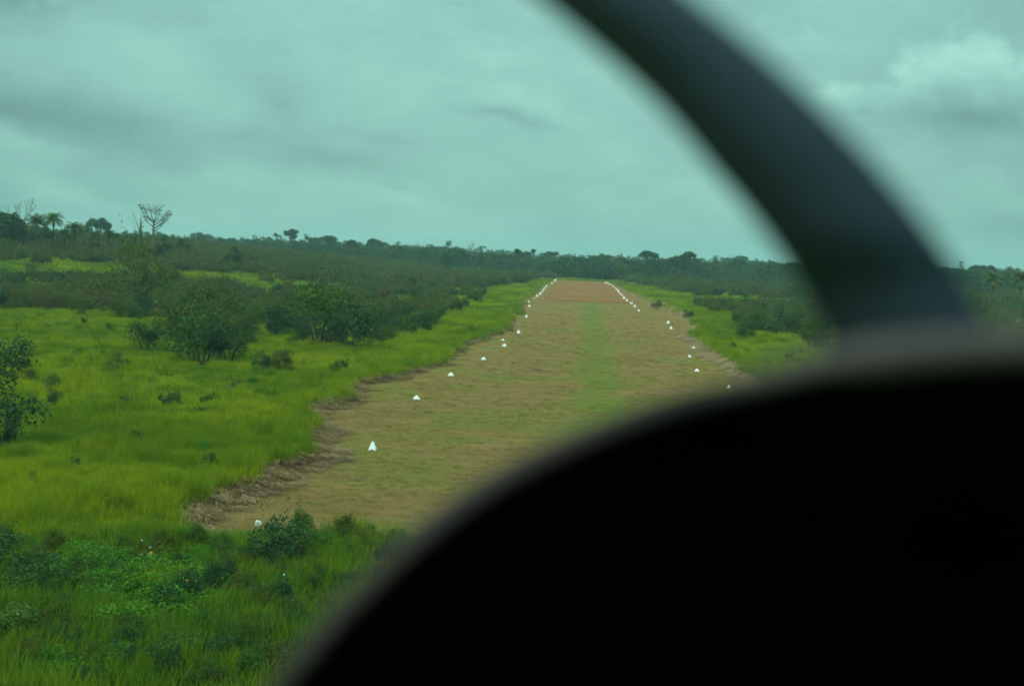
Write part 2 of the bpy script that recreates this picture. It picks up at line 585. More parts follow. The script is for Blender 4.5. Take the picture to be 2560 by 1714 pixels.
# ------------------------------------------------------------------ instancer (for uncountable stuff)
def instancer(name, label, cat, pts, rots, scls, idxs, protos):
    col = bpy.data.collections.new(name + '_sources')
    for i, me in enumerate(protos):
        o = bpy.data.objects.new('%s_source_%02d' % (name, i), me)
        col.objects.link(o)
    me = bpy.data.meshes.new(name)
    n = len(pts)
    me.vertices.add(n)
    me.vertices.foreach_set('co', np.array(pts, dtype=np.float32).ravel())
    for nm, ty, arr in (('rot', 'FLOAT_VECTOR', rots), ('scl', 'FLOAT_VECTOR', scls), ('idx', 'INT', idxs)):
        a = me.attributes.new(nm, ty, 'POINT')
        if ty == 'FLOAT_VECTOR':
            a.data.foreach_set('vector', np.array(arr, dtype=np.float32).ravel())
        else:
            a.data.foreach_set('value', np.array(arr, dtype=np.int32))
    o = obj(name, me)
    g = bpy.data.node_groups.new(name, 'GeometryNodeTree')
    g.interface.new_socket('Geometry', in_out='INPUT', socket_type='NodeSocketGeometry')
    g.interface.new_socket('Geometry', in_out='OUTPUT', socket_type='NodeSocketGeometry')
    gi = g.nodes.new('NodeGroupInput'); go = g.nodes.new('NodeGroupOutput')
    iop = g.nodes.new('GeometryNodeInstanceOnPoints')
    ci = g.nodes.new('GeometryNodeCollectionInfo')
    ci.inputs['Collection'].default_value = col
    ci.inputs['Separate Children'].default_value = True
    ci.inputs['Reset Children'].default_value = True
    iop.inputs['Pick Instance'].default_value = True

    def na(nm, ty):
        nd = g.nodes.new('GeometryNodeInputNamedAttribute'); nd.data_type = ty
        nd.inputs['Name'].default_value = nm
        return nd.outputs[0]
    g.links.new(gi.outputs[0], iop.inputs['Points'])
    g.links.new(ci.outputs[0], iop.inputs['Instance'])
    g.links.new(na('idx', 'INT'), iop.inputs['Instance Index'])
    er = g.nodes.new('FunctionNodeEulerToRotation')
    g.links.new(na('rot', 'FLOAT_VECTOR'), er.inputs[0])
    g.links.new(er.outputs[0], iop.inputs['Rotation'])
    g.links.new(na('scl', 'FLOAT_VECTOR'), iop.inputs['Scale'])
    g.links.new(iop.outputs[0], go.inputs[0])
    md = o.modifiers.new('scatter', 'NODES'); md.node_group = g
    return tag(o, label, cat, kind='stuff')


# ------------------------------------------------------------------ grass tufts
def tuft(name, mat, n, rad, h, wid, lean, seed):
    rng = np.random.default_rng(seed)
    V, F = [], []
    for i in range(n):
        a = rng.random() * 6.283; r = rad * math.sqrt(rng.random())
        bx, by = r * math.cos(a), r * math.sin(a)
        hh = h * (0.55 + 0.6 * rng.random())
        la = rng.random() * 6.283; ll = lean * hh * (0.3 + rng.random())
        dx, dy = math.cos(la) * ll, math.sin(la) * ll
        pa = rng.random() * 3.1416; wx, wy = math.cos(pa) * wid / 2, math.sin(pa) * wid / 2
        k = len(V)
        mx, my = bx + dx * 0.35, by + dy * 0.35
        V += [(bx - wx, by - wy, 0), (bx + wx, by + wy, 0), (mx + wx * .8, my + wy * .8, hh * 0.6), (mx - wx * .8, my - wy * .8, hh * 0.6),
              (bx + dx + wx * .15, by + dy + wy * .15, hh), (bx + dx - wx * .15, by + dy - wy * .15, hh * 0.99)]
        F += [(k, k + 1, k + 2, k + 3), (k + 3, k + 2, k + 4, k + 5)]
    return mesh_np(name, V, F, mat)


def straw_tuft(name, n, seed):
    """cut stalks lying over one another, pointing mostly along +X"""
    rng = np.random.default_rng(seed)
    V, F = [], []
    for i in range(n):
        bx, by = rng.normal() * 0.35, rng.normal() * 0.45
        L = 0.4 + rng.random() * 0.6
        a = rng.normal() * 0.32
        z0 = rng.random() * 0.28; z1 = max(0.02, z0 * rng.random() * 0.8 + 0.02)
        dx, dy = math.cos(a) * L, math.sin(a) * L
        wx, wy = -math.sin(a) * 0.022, math.cos(a) * 0.022
        k = len(V)
        V += [(bx - dx / 2 - wx, by - dy / 2 - wy, z0), (bx - dx / 2 + wx, by - dy / 2 + wy, z0),
              (bx + dx / 2 + wx * .5, by + dy / 2 + wy * .5, z1), (bx + dx / 2 - wx * .5, by + dy / 2 - wy * .5, z1 + 0.01)]
        F.append((k, k + 1, k + 2, k + 3))
    return mesh_np(name, V, F, M['straw'])


near_t = [tuft('grass_tuft', M['grass'], 46, 0.42, 0.95, 0.030, 0.45, 10 + i) for i in range(5)] + \
         [tuft('grass_tuft', M['grass_green'], 46, 0.42, 0.85, 0.035, 0.5, 30 + i) for i in range(3)]
mid_t = [tuft('grass_patch', M['grass'], 90, 1.0, 0.95, 0.07, 0.45, 50 + i) for i in range(5)] + \
        [tuft('grass_patch', M['grass_green'], 90, 1.0, 0.85, 0.07, 0.5, 60 + i) for i in range(3)]
far_t = [tuft('grass_patch', M['grass'], 120, 2.6, 1.05, 0.20, 0.4, 70 + i) for i in range(5)] + \
        [tuft('grass_patch', M['grass_green'], 120, 2.6, 0.95, 0.2, 0.4, 80 + i) for i in range(3)]


def view_points(y0, y1, dens, rng, margin=0.05):
    """random ground points in the wedge that the camera (and one a step aside) can see"""
    kl, kr = -0.41 - margin, 0.30 + margin
    wmax = (kr - kl) * y1 + 10
    n = int((y1 - y0) * wmax * dens)
    Y = y0 + (y1 - y0) * rng.random(n)
    X = (kl * y1 - 5) + wmax * rng.random(n)
    ok = (X > kl * Y - 5) & (X < kr * Y + 5)
    return np.stack([X[ok], Y[ok]], 1)


def in_poly(px, py, poly):
    c = False
    j = len(poly) - 1
    for i in range(len(poly)):
        xi, yi = poly[i]; xj, yj = poly[j]
        if (yi > py) != (yj > py) and px < (xj - xi) * (py - yi) / (yj - yi) + xi: c = not c
        j = i
    return c


# parts of the view that lie under the dark glareshield are not planted
DASH = [(700, 1760), (900, 1560), (1100, 1370), (1300, 1235), (1600, 1110), (1900, 1040), (2300, 990), (2800, 980), (2800, 1760)]


def hidden_by_panel(x, y):
    px, py = project(x, y, 0)
    return in_poly(px, py, DASH)


def green_w(x, y):
    """how much darker green grass there is here"""
    v = 0.15 + 1.0 * pnoise(Vector((x * 0.06, y * 0.045, 2.2))) + 0.9 * pnoise(Vector((x * 0.25, y * 0.2, 1.2)))
    px, py = project(x, y, 0)
    if py > 1290: v += min(1.4, (py - 1290) / 110)
    return v


rng = np.random.default_rng(3)
P_, R_, S_, I_ = [], [], [], []
PROT = near_t + mid_t + far_t
for (y0, y1, dens, base, s) in ((42, 115, 5.0, 0, 1.0), (110, 330, 1.15, 8, 1.0), (320, 1000, 0.10, 16, 1.0)):
    for x, y in view_points(y0, y1, dens, rng):
        if inside_strip(x, y, -0.15 if rng.random() < 0.9 else 0.5): continue
        if abs(x) < 80 and hidden_by_panel(x, y): continue
        g = green_w(x, y)
        k = base + (5 + rng.integers(3) if g > rng.random() * 0.9 + 0.1 else rng.integers(5))
        hs = 0.62 + 0.4 * rng.random() + 0.95 * pnoise(Vector((x * 0.33, y * 0.27, 7))) + 0.5 * pnoise(Vector((x * 0.09, y * 0.07, 17)))
        P_.append((x, y, gz(x, y) - 0.02)); R_.append((0, 0, rng.random() * 6.28))
        if y < 68 and abs(x) < 60: hs += 0.45 + 0.5 * pnoise(Vector((x * 0.6, y * 0.6, 3)))
        S_.append((s, s, s * min(1.9, max(0.3, hs)))); I_.append(k)
# a taller fringe where the mower stopped
y = Y0
while y < 420:
    for fn, sg in ((xl, -1), (xr, 1)):
        for _ in range(4 if y < 130 else 2):
            x = fn(y) + sg * rng.uniform(-0.1, 1.5)
            if abs(x) < 80 and hidden_by_panel(x, y): continue
            q = rng.uniform(0.9, 1.25)
            P_.append((x, y + rng.normal() * 0.2, 0.0)); R_.append((0, 0, rng.random() * 6.28))
            S_.append((q, q, q * (1.35 + 0.9 * pnoise(Vector((y * 0.3, sg, 4)))))); I_.append(int(rng.integers(5)) if rng.random() < 0.7 else 5 + int(rng.integers(3)))
    y += 0.45 if y < 130 else 0.9
instancer('tall_grass', 'tall bright green grass covering the ground on both sides of the airstrip', 'grass', P_, R_, S_, I_, PROT)
print('grass', len(P_))

# cut straw along both verges
P_, R_, S_, I_ = [], [], [], []
y = Y0
while y < 640:
    for side, fn, sg in (('l', xl, 1), ('r', xr, -1)):
        e = fn(y)
        wdt = wL(y) if sg > 0 else wR(y)
        for _ in range(max(1, int(round(wdt * (1.2 if y < 180 else 0.9))))):
            u = rng.random() ** 1.4
            x = e + sg * (u * wdt - 0.3)
            if abs(x) < 80 and hidden_by_panel(x, y): continue
            P_.append((x, y + rng.normal() * 0.3, 0.06 + 0.36 * max(0, 1 - u / 0.6)))
            R_.append((0, 0.0, (math.pi if sg < 0 else 0) - 0.55 * sg + rng.normal() * 0.28))
            q = (0.7 + 0.6 * rng.random()) * (1.0 if y < 200 else 1.25)
            S_.append((q, q, q * (1.5 - u) * 0.9)); I_.append(rng.integers(4))
    y += 0.42 if y < 180 else 0.8 + (y - 180) * 0.004
instancer('cut_straw', 'brown grey cut grass lying along both verges of the airstrip', 'straw', P_, R_, S_, I_, [straw_tuft('straw_tuft', 60, 90 + i) for i in range(4)])

# short regrowth on the airstrip
st = [tuft('stubble_tuft', M['stubble'], 26, 0.34, 0.09, 0.035, 1.6, 100 + i) for i in range(4)]
P_, R_, S_, I_ = [], [], [], []
for y0, y1, dens, s in ((70, 130, 2.2, 0.9), (130, 300, 0.8, 1.3), (300, 540, 0.25, 1.8)):
    for x, y in view_points(y0, y1, dens, rng):
        if not inside_strip(x, y, 0.5) or hidden_by_panel(x, y): continue
        if pnoise(Vector((x * 0.10, y * 0.07, 2))) + 0.5 * pnoise(Vector((x * 0.5, y * 0.4, 2))) < -0.3 + 1.0 * (rng.random() - 0.5): continue
        if rng.random() < (y - 120) / 400: continue
        q = s * (0.6 + 0.6 * rng.random())
        P_.append((x, y, 0.05)); R_.append((0, 0, rng.random() * 6.28)); S_.append((q, q, q)); I_.append(rng.integers(4))
instancer('mown_grass', 'short mown regrowth scattered over the airstrip surface', 'grass', P_, R_, S_, I_, st)

# ------------------------------------------------------------------ shrubs
def shrub_mesh(name, mat, h, w_, n, leaf, seed, nl=9):
    rng = np.random.default_rng(seed)
    lobes = []
    for i in range(nl):
        a = rng.random() * 6.283
        r = w_ * 0.36 * math.sqrt(rng.random())
        z = h * (0.20 + 0.62 * rng.random() * (1 - r / w_))
        q = w_ * (0.10 + 0.12 * rng.random())
        lobes.append(((r * math.cos(a), r * math.sin(a), z), (q, q, min(q * 0.85, h * 0.36))))
    mb = MB()
    leaves(mb, lobes, n, leaf, rng)
    # straggling shoots above the outline
    for i in range(7):
        a = rng.random() * 6.283; r = w_ * 0.33 * rng.random()
        b0 = Vector((r * math.cos(a), r * math.sin(a), h * 0.5))
        tip = b0 + Vector((math.cos(a) * w_ * 0.12, math.sin(a) * w_ * 0.12, h * (0.3 + 0.35 * rng.random())))
        for k in range(12):
            p = b0.lerp(tip, k / 11)
            leaves(mb, [((p.x, p.y, p.z), (leaf * 1.1,) * 3)], 2, leaf * 0.75, rng)
    return mb.mesh(name, mat)


def stem_mesh(h, w_, seed):
    rng = np.random.default_rng(seed)
    mb = MB()
    for i in range(5):
        a = rng.random() * 6.283
        e = Vector((math.cos(a) * w_ * 0.28, math.sin(a) * w_ * 0.28, h * 0.75))
        mb.tube([(0.1 * math.cos(a), 0.1 * math.sin(a), -0.1), tuple(e * 0.45 + Vector((0, 0, h * 0.08))), tuple(e)], [0.06, 0.04, 0.012], 5)
    return mb.mesh('stem', M['bark'])


KINDS = ['olive', 'brown', 'mid', 'dark']
SH = {}
for ki, kd in enumerate(KINDS):
    SH[kd] = [shrub_mesh('shrub', M[kd], 3.3 + 0.5 * j, 3.7, 2300, 0.075, 200 + ki * 10 + j, 12) for j in range(3)]
STEM = stem_mesh(2.6, 3.6, 5)
LUSH = [shrub_mesh('shrub', M['lush'], 1.7, 3.2, 5200, 0.05, 300 + j, 18) for j in range(3)]
SPR = [shrub_mesh('shrub', M['dark'], 1.4, 1.5, 260, 0.075, 320 + j, 5) for j in range(3)]
FARSH = [shrub_mesh('shrub', M[k], 3.2, 4.4, 520, 0.22, 340 + j, 9) for j, k in enumerate(['olive', 'brown', 'mid', 'dark', 'brown', 'olive'])]

n_shrub = [0]


def place_shrub(me, p, s, label, group, stem=True, sz=1.0):
    o = obj('shrub', me, loc=(p[0], p[1], gz(p[0], p[1]) - 0.05), rz=random.random() * 6.28, s=(s, s, s * sz))
    tag(o, label, 'shrub', group)
    if stem:
        f_ = max(v.co.z for v in me.vertices) * 0.5 / 2.0
        obj('stem', STEM, o, s=(f_, f_, f_ * 0.8))
    n_shrub[0] += 1
    return o


# shrubs one can point to: (px, py of the foot, width in px, kind, label)
NAMED = [
    (14, 955, 150, 'dark', 'dark shrub cut by the left picture edge, upper of two there'),
    (2, 1120, 200, 'dark', 'large very dark shrub at the left picture edge, lower of two there'),
    (362, 885, 100, 'dark', 'dark upright shrub left of the big shrub clump, in bright grass'),
    (400, 850, 60, 'mid', 'small green shrub touching the dark upright one left of the big clump'),
    (505, 915, 190, 'mid', 'broad green shrub at the front of the big clump left of the airstrip'),
    (570, 915, 140, 'dark', 'dark shrub at the front right of the big clump'),
    (455, 875, 150, 'olive', 'olive shrub at the left of the big clump'),
    (530, 840, 170, 'olive', 'olive shrub in the middle of the big clump'),
    (612, 866, 76, 'dark', 'slender dark shrub with a pointed top just right of the big clump'),
    (628, 868, 44, 'mid', 'small bright green shrub at the foot of the slender pointed one'),
    (345, 775, 170, 'olive', 'wide olive shrub at the right end of the dark row'),
    (375, 740, 110, 'brown', 'tall brownish shrub standing out above the dark row'),
    (540, 765, 110, 'brown', 'brownish shrub behind the big clump'),
    (490, 765, 90, 'brown', 'brownish round shrub left behind the big clump'),
    (650, 935, 70, 'dark', 'dark sparse shrub alone in the grass below the right hand thicket'),
    (705, 935, 74, 'olive', 'olive sparse shrub beside the lone dark one below the thicket'),
    (295, 935, 64, 'olive', 'small olive shrub alone in the middle of the left meadow'),
    (85, 965, 50, 'olive', 'small olive shrub in the meadow near the left edge shrubs'),
    (135, 985, 60, 'mid', 'low green shrub in the meadow right of the left edge shrubs'),
    (870, 880, 150, 'dark', 'low dark shrub at the front of the right hand thicket'),
    (800, 872, 190, 'mid', 'green spreading shrub at the front left of the thicket'),
    (700, 850, 110, 'dark', 'dark shrub at the left end of the thicket'),
    (1045, 818, 100, 'brown', 'low brownish shrub at the thicket tip nearest the airstrip'),
    (1010, 822, 80, 'dark', 'dark low shrub beside the thicket tip nearest the airstrip'),
    (310, 1035, 44, 'dark', 'faint small shrub low in the meadow left of the middle pair'),
    (418, 1025, 44, 'dark', 'small dark shrub low in the meadow, left of the pair'),
    (518, 1020, 40, 'dark', 'small dark shrub in the meadow, upper of the little group'),
    (505, 1050, 40, 'dark', 'small dark shrub in the meadow, right lower of the little group'),
    (482, 1052, 36, 'dark', 'small dark shrub in the meadow, left lower of the little group'),
    (180, 1185, 44, 'dark', 'small dark sapling alone in the lower left meadow'),
    (340, 1118, 40, 'dark', 'small dark sapling low in the middle of the meadow'),
    (275, 1295, 48, 'dark', 'small dark sapling just above the lush foreground'),
    (470, 1265, 60, 'grassy', 'dark green grass clump shrub at the near corner of the airstrip'),
    (20, 1130, 60, 'dark', 'dark shrub under the left edge shrubs'),
    (1640, 775, 30, 'dark', 'dark shrub on the right verge of the airstrip, farther one'),
    (1720, 800, 34, 'dark', 'dark shrub on the right verge of the airstrip, nearer one'),
    (1860, 852, 60, 'dark', 'low dark shrub alone in the bright grass right of the airstrip'),
    (2030, 880, 90, 'olive', 'olive shrub half lost behind the dark window post'),
    (1965, 845, 90, 'dark', 'dark shrub at the near end of the right scrub'),
    (1900, 835, 90, 'mid', 'green shrub at the near end of the right scrub'),
]
for px, py, wd, kd, lab in NAMED:
    p = ground_at(px, py)
    D = (p - CAM).length
    wm = wd * D / FPX
    if kd == 'grassy':
        me = SPR[0]; s = wm / 1.5
    elif wm < 1.9:
        me = SPR[n_shrub[0] % 3]; s = wm / 1.3
    else:
        me = SH[kd][n_shrub[0] % 3]; s = wm / 3.5
    place_shrub(me, p, s, lab, None, True, random.uniform(0.85, 1.15))

# foreground thicket at the bottom left
FG = [(300, 1530, 260, 'lush'), (400, 1490, 240, 'lush'), (230, 1440, 200, 'lush'), (350, 1590, 250, 'lush'), (470, 1560, 220, 'lush'),
      (180, 1600, 220, 'lush'), (90, 1520, 200, 'mid'), (40, 1650, 230, 'mid'), (520, 1660, 220, 'lush'), (300, 1680, 230, 'lush'),
      (20, 1480, 220, 'dark'), (600, 1580, 150, 'lush'), (640, 1680, 150, 'lush'), (450, 1700, 200, 'mid'), (140, 1720, 220, 'lush'),
      (690, 1440, 190, 'dark'), (760, 1420, 150, 'mid'), (720, 1500, 150, 'lush'), (845, 1405, 70, 'mid'), (840, 1440, 90, 'lush'),
      (640, 1430, 120, 'dark'), (560, 1470, 150, 'lush'), (860, 1470, 80, 'mid'), (790, 1520, 120, 'lush'), (540, 1390, 100, 'mid')]
fg_lab = {
    0: 'bright green feathery shrub in the middle of the lower left foreground', 15: 'large dark green shrub behind the foreground, below the leaning marker',
    18: 'small upright green shrub standing up beside the dark panel', 10: 'dark green shrub in the foreground cut by the left picture edge',
    1: 'bright green shrub top of the lush foreground mound, under the orange flower', 16: 'mid green shrub right of the large dark foreground one'}
for i, (px, py, wd, kd) in enumerate(FG):
    if i in (5, 8, 11, 12, 23): continue
    p = ground_at(px, py)
    D = (p - CAM).length
    wm = wd * D / FPX
    me = LUSH[i % 3] if kd == 'lush' else SH[kd][i % 3]
    s = wm / (2.8 if kd == 'lush' else 3.5)
    if i in fg_lab:
        lab, grp = fg_lab[i], 'shrubs of the foreground thicket'
    else:
        lab = {'lush': 'bright lush green shrub merged into the foreground thicket at the lower left',
               'mid': 'plain mid green shrub merged into the foreground thicket at the lower left',
               'dark': 'dark green shrub merged into the foreground thicket at the lower left'}[kd]
        grp = 'shrubs of the foreground thicket'
    if i == 18:
        me = LUSH[1]
    place_shrub(me, p, s, lab, grp, True, {18: 1.8, 15: 1.0}.get(i, 0.72))

# low leafy undergrowth between them
P_, R_, S_, I_ = [], [], [], []
ru = np.random.default_rng(77)
for x, y in view_points(44, 76, 2.0, ru):
    px, py = project(x, y, 0)
    if inside_strip(x, y, -0.3) or hidden_by_panel(x, y) or py < 1375 + 40 * pnoise(Vector((x * 0.3, y * 0.3, 5))): continue
    if pnoise(Vector((x * 0.22, y * 0.2, 8))) + 0.35 * (ru.random() - 0.5) < -0.28: continue
    q = ru.uniform(0.16, 0.38)
    P_.append((x, y, gz(x, y) + ru.uniform(0, 0.35))); R_.append((0, 0, ru.random() * 6.28))
    S_.append((q, q, q * ru.uniform(0.9, 1.4))); I_.append(int(ru.integers(6)))
for x, y in view_points(70, 260, 0.009, ru):
    if inside_strip(x, y, -1.0) or hidden_by_panel(x, y): continue
    q = ru.uniform(0.2, 0.45)
    P_.append((x, y, gz(x, y) + 0.25)); R_.append((0, 0, ru.random() * 6.28)); S_.append((q, q, q * ru.uniform(1.0, 1.8))); I_.append(int(ru.integers(6)))
instancer('undergrowth', 'low mixed leafy weeds filling the near foreground and dotting the meadow', 'weeds', P_, R_, S_, I_, LUSH + [SH['mid'][0], SH['olive'][1], SH['dark'][2]])

# scrub zones by where they stand in the view: polygon, chance, kinds, words
ZONES = [
    ([(-500, 688), (60, 692), (260, 698), (560, 716), (640, 740), (610, 790), (560, 808), (300, 806), (250, 786), (-500, 778)], 0.12, ['olive', 'brown', 'olive', 'dark'],
     'in the dark row across the left meadow'),
    ([(430, 780), (600, 780), (620, 900), (540, 915), (430, 890)], 0.03, ['olive', 'mid', 'dark'], 'in the big clump left of the airstrip'),
    ([(640, 730), (840, 730), (1010, 765), (1120, 795), (1080, 830), (980, 862), (900, 888), (760, 880), (640, 830)], 0.075, ['mid', 'dark', 'olive', 'mid'],
     'in the green thicket left of the airstrip'),
    ([(900, 715), (1100, 715), (1230, 720), (1190, 765), (1120, 790), (1000, 780), (900, 745)], 0.07, ['olive', 'dark', 'mid'],
     'in the scrub band beside the left grass verge'),
    ([(1600, 705), (2040, 720), (2080, 860), (1960, 865), (1840, 815), (1725, 758), (1630, 732)], 0.12, ['mid', 'dark', 'olive', 'mid'],
     'in the scrub right of the airstrip'),
    ([(2330, 735), (2900, 745), (2900, 900), (2300, 880)], 0.06, ['olive', 'brown', 'mid'], 'in the scrub beyond the window post'),
]
words = {'olive': 'olive', 'brown': 'brownish', 'mid': 'mid green', 'dark': 'dark green'}
cand = []
rs = np.random.default_rng(11)
for x, y in view_points(100, 520, 0.4, rs):
    z = gz(x, y)
    px, py = project(x, y, z)
    if inside_strip(x, y, -2.5): continue
    for zi, (poly, ch, kds, wd) in enumerate(ZONES):
        if in_poly(px, py, poly):
            if rs.random() < ch * 5 * (0.50 + 1.5 * pnoise(Vector((x * 0.07, y * 0.04, 6)))):
                cand.append((math.hypot(x, y), x, y, zi))
            break
cand.sort()
kept = []
for c_ in cand:
    if all((c_[1] - q[1]) ** 2 + (c_[2] - q[2]) ** 2 > (5.0 if c_[3] == 0 else 12.0) for q in kept):
        kept.append(c_)

MAXI = 236
for D, x, y, zi in kept[:MAXI]:
    kds, wd = ZONES[zi][2], ZONES[zi][3]
    kd = kds[int(rs.integers(len(kds)))]
    s = float(rs.uniform(0.5, 1.5))
    size = 'low' if s < 0.85 else ('tall' if s > 1.15 else 'rounded')
    place_shrub(SH[kd][int(rs.integers(3))], (x, y), s, '%s %s shrub %s' % (size, words[kd], wd), 'shrubs ' + wd, False, float(rs.uniform(0.8, 1.15)))

P_, R_, S_, I_ = [], [], [], []
for D, x, y, zi in kept[MAXI:]:
    q = float(rs.uniform(0.6, 1.1))
    P_.append((x, y, gz(x, y))); R_.append((0, 0, rs.random() * 6.28)); S_.append((q, q, q)); I_.append(int(rs.integers(6)))
# the far scrub between meadow and forest
FARZ = [[(-900, 560), (400, 600), (900, 640), (1330, 680), (1395, 697), (1330, 712), (1260, 716), (1130, 735), (900, 730), (640, 712), (330, 664), (-900, 640)],
        [(1530, 690), (2060, 700), (2060, 735), (1760, 745), (1650, 728), (1560, 708)],
        [(2060, 700), (2900, 715), (2900, 780), (2060, 800)]]
BRIGHT = [(-900, 652), (60, 662), (330, 676), (560, 694), (700, 706), (860, 716), (840, 732), (640, 732), (600, 714), (250, 694), (-900, 690)]
for x, y in view_points(250, 1120, 0.075, rs, 0.12):
    z = gz(x, y)
    px, py = project(x, y, z)
    if inside_strip(x, y, -9): continue
    if in_poly(px, py, BRIGHT) and rs.random() < 0.94: continue
    ok = False
    for k, pl in enumerate(FARZ):
        if in_poly(px, py, pl):
            ok = pnoise(Vector((x * 0.02, y * 0.012, 3))) > ((-0.5 if py < 668 + 0.03 * px else -0.08) if k == 0 else -0.12)
            break
    if not ok and y > 300 and not (-42 < x < 60 and y < 960):
        ok = rs.random() < (0.04 if y < 600 else 0.3)
    if not ok: continue
    q = float(rs.uniform(0.4, 1.0) + 0.9 * rs.random() ** 3)
    kk = int(rs.integers(6)) if x > -60 else int(rs.choice([0, 1, 4, 5, 1, 4, 2]))
    P_.append((x, y, z)); R_.append((0, 0, rs.random() * 6.28)); S_.append((q, q, q * rs.uniform(0.8, 1.2))); I_.append(kk)
instancer('scrub', 'dense dark scrub spreading from the meadows back to the forest', 'scrub', P_, R_, S_, I_, FARSH)
print('far scrub', len(P_), 'shrubs', n_shrub[0])

# a small leafless shrub in the meadow
def branchy(seed, h, n0=3, depth=4, spread=0.6, r0=0.05, up=0.5, taper=0.7):
    rg = random.Random(seed)
    mb = MB()

    def go(p, d, L, r, k):
        q = p + d * L * 0.5 + Vector((rg.uniform(-1, 1), rg.uniform(-1, 1), 0)) * L * 0.06
        e = p + d * L
        mb.tube([tuple(p), tuple(q), tuple(e)], [r, r * 0.85, r * 0.68], 5)
        if k == 0: return
        for _ in range(2 if rg.random() < 0.65 else 3):
            nd = (d + Vector((rg.uniform(-1, 1), rg.uniform(-1, 1), rg.uniform(-0.4, 0.9) * up)) * spread).normalized()
            go(e, nd, L * rg.uniform(0.6, 0.9), r * 0.62, k - 1)
    for i in range(n0):
        a = rg.random() * 6.28
        go(Vector((0, 0, -0.1)), Vector((math.cos(a) * 0.3, math.sin(a) * 0.3, 1)).normalized(), h * 0.3, r0, depth)
    return mb


p = ground_at(583, 993)
o = obj('bare_shrub', branchy(4, 2.0, 3, 3, 0.8, 0.05).mesh('bare_shrub', M['bark']), loc=p)
tag(o, 'small nearly leafless dark shrub alone in the meadow near the left verge', 'shrub')
mb = MB(); rg_ = np.random.default_rng(5)
leaves(mb, [((0.4, 0, 1.5), (0.3, 0.3, 0.2)), ((-0.5, 0.1, 1.7), (0.3, 0.3, 0.3)), ((0.1, -0.3, 1.2), (0.2, 0.2, 0.2))], 60, 0.07, rg_)
obj('leaves', mb.mesh('leaves', M['dark']), o)


# ------------------------------------------------------------------ trees
def tree_parts(kind, H, W, seed, leafmat, joined=False, nleaf=None):
    rng = np.random.default_rng(seed)
    tk, cr = MB(), MB()
    lobes = []
    if kind == 'round':
        cb_, z0 = 0.36, 0.42
        n = 13
        for i in range(n):
            a = rng.random() * 6.283; r = W * 0.34 * math.sqrt(rng.random())
            z = H * (z0 + 0.45 * rng.random() * (1 - 0.7 * r / (W * 0.5)))
            q = W * rng.uniform(0.13, 0.22)
            lobes.append(((r * math.cos(a), r * math.sin(a), z), (q, q, q * 0.8)))
        lobes.append(((0, 0, H * 0.86), (W * 0.2, W * 0.2, H * 0.12)))
        fork = H * 0.32
    elif kind == 'bushy':
        for i in range(16):
            a = rng.random() * 6.283; r = W * 0.32 * math.sqrt(rng.random())
            z = H * (0.16 + 0.68 * rng.random() * (1 - 0.6 * r / (W * 0.5)))
            q = W * rng.uniform(0.13, 0.24)
            lobes.append(((r * math.cos(a), r * math.sin(a), z), (q, q, q * 0.85)))
        lobes.append(((0, 0, H * 0.86), (W * 0.17, W * 0.17, H * 0.12)))
        fork = H * 0.32
    elif kind == 'high':
        for i in range(12):
            a = i * 2.4 + rng.random(); r = W * 0.38 * math.sqrt((i + 0.5) / 12)
            z = H - W * (0.14 + 0.30 * rng.random() + 0.22 * (r / (W * 0.4)) ** 2)
            q = W * rng.uniform(0.11, 0.17)
            lobes.append(((r * math.cos(a), r * math.sin(a), z), (q, q, q * 0.8)))
        fork = max(H * 0.3, H - W * 0.75)
    elif kind == 'umbrella':
        for i in range(11):
            a = i * 2.4 + rng.random(); r = W * 0.40 * math.sqrt((i + 0.5) / 11)
            z = H * (0.93 - 0.10 * (r / (W * 0.4)) ** 2 - 0.03 * rng.random())
            q = W * rng.uniform(0.10, 0.17)
            lobes.append(((r * math.cos(a), r * math.sin(a), z - rng.random() * W * 0.10), (q, q, q * 0.62)))
        fork = H * 0.58
    elif kind == 'column':
        for i in range(10):
            z = H * (0.2 + 0.72 * i / 9)
            a = rng.random() * 6.283; q = W * (0.42 - 0.22 * i / 9) * rng.uniform(0.8, 1.1)
            lobes.append(((math.cos(a) * W * 0.1, math.sin(a) * W * 0.1, z), (q, q, H * 0.09)))
        fork = H * 0.3
    nl = nleaf or int(1500 + 60 * W)
    leaves(cr, lobes, nl, W * 0.036 + 0.12, rng, 0.7)
    rt = 0.018 * H + 0.05
    lean = Vector((rng.normal() * 0.03 * H, rng.normal() * 0.03 * H, 0))
    tk.tube([(0, 0, -0.4), tuple(lean * 0.3 + Vector((0, 0, fork * 0.5))), tuple(lean + Vector((0, 0, fork))), tuple(lean + Vector((0, 0, fork + H * 0.15)))],
            [rt * 1.3, rt, rt * 0.8, rt * 0.5], 7)
    for c_, r_ in lobes[:9]:
        e = Vector(c_)
        b0 = lean + Vector((0, 0, fork * (0.85 + 0.2 * rng.random())))
        m_ = b0.lerp(e, 0.5) + Vector((0, 0, -0.02 * H))
        tk.tube([tuple(b0), tuple(m_), tuple(e)], [rt * 0.45, rt * 0.3, rt * 0.12], 5)
    if joined:
        # one mesh: crown with the trunk as a second material
        a = cr.mesh('tree', leafmat)
        V1 = np.concatenate(cr.V); F1 = np.concatenate(cr.F)
        V2 = np.concatenate(tk.V); F2 = np.concatenate(tk.F) + len(V1)
        bpy.data.meshes.remove(a)
        me = mesh_np('tree', np.concatenate([V1, V2]), np.concatenate([F1, F2]), leafmat)
        me.materials.append(M['bark'])
        mi = np.zeros(len(F1) + len(F2), dtype=np.int32); mi[len(F1):] = 1
        me.polygons.foreach_set('material_index', mi)
        return me
    return tk.mesh('trunk', M['bark'], True), cr.mesh('crown', leafmat)


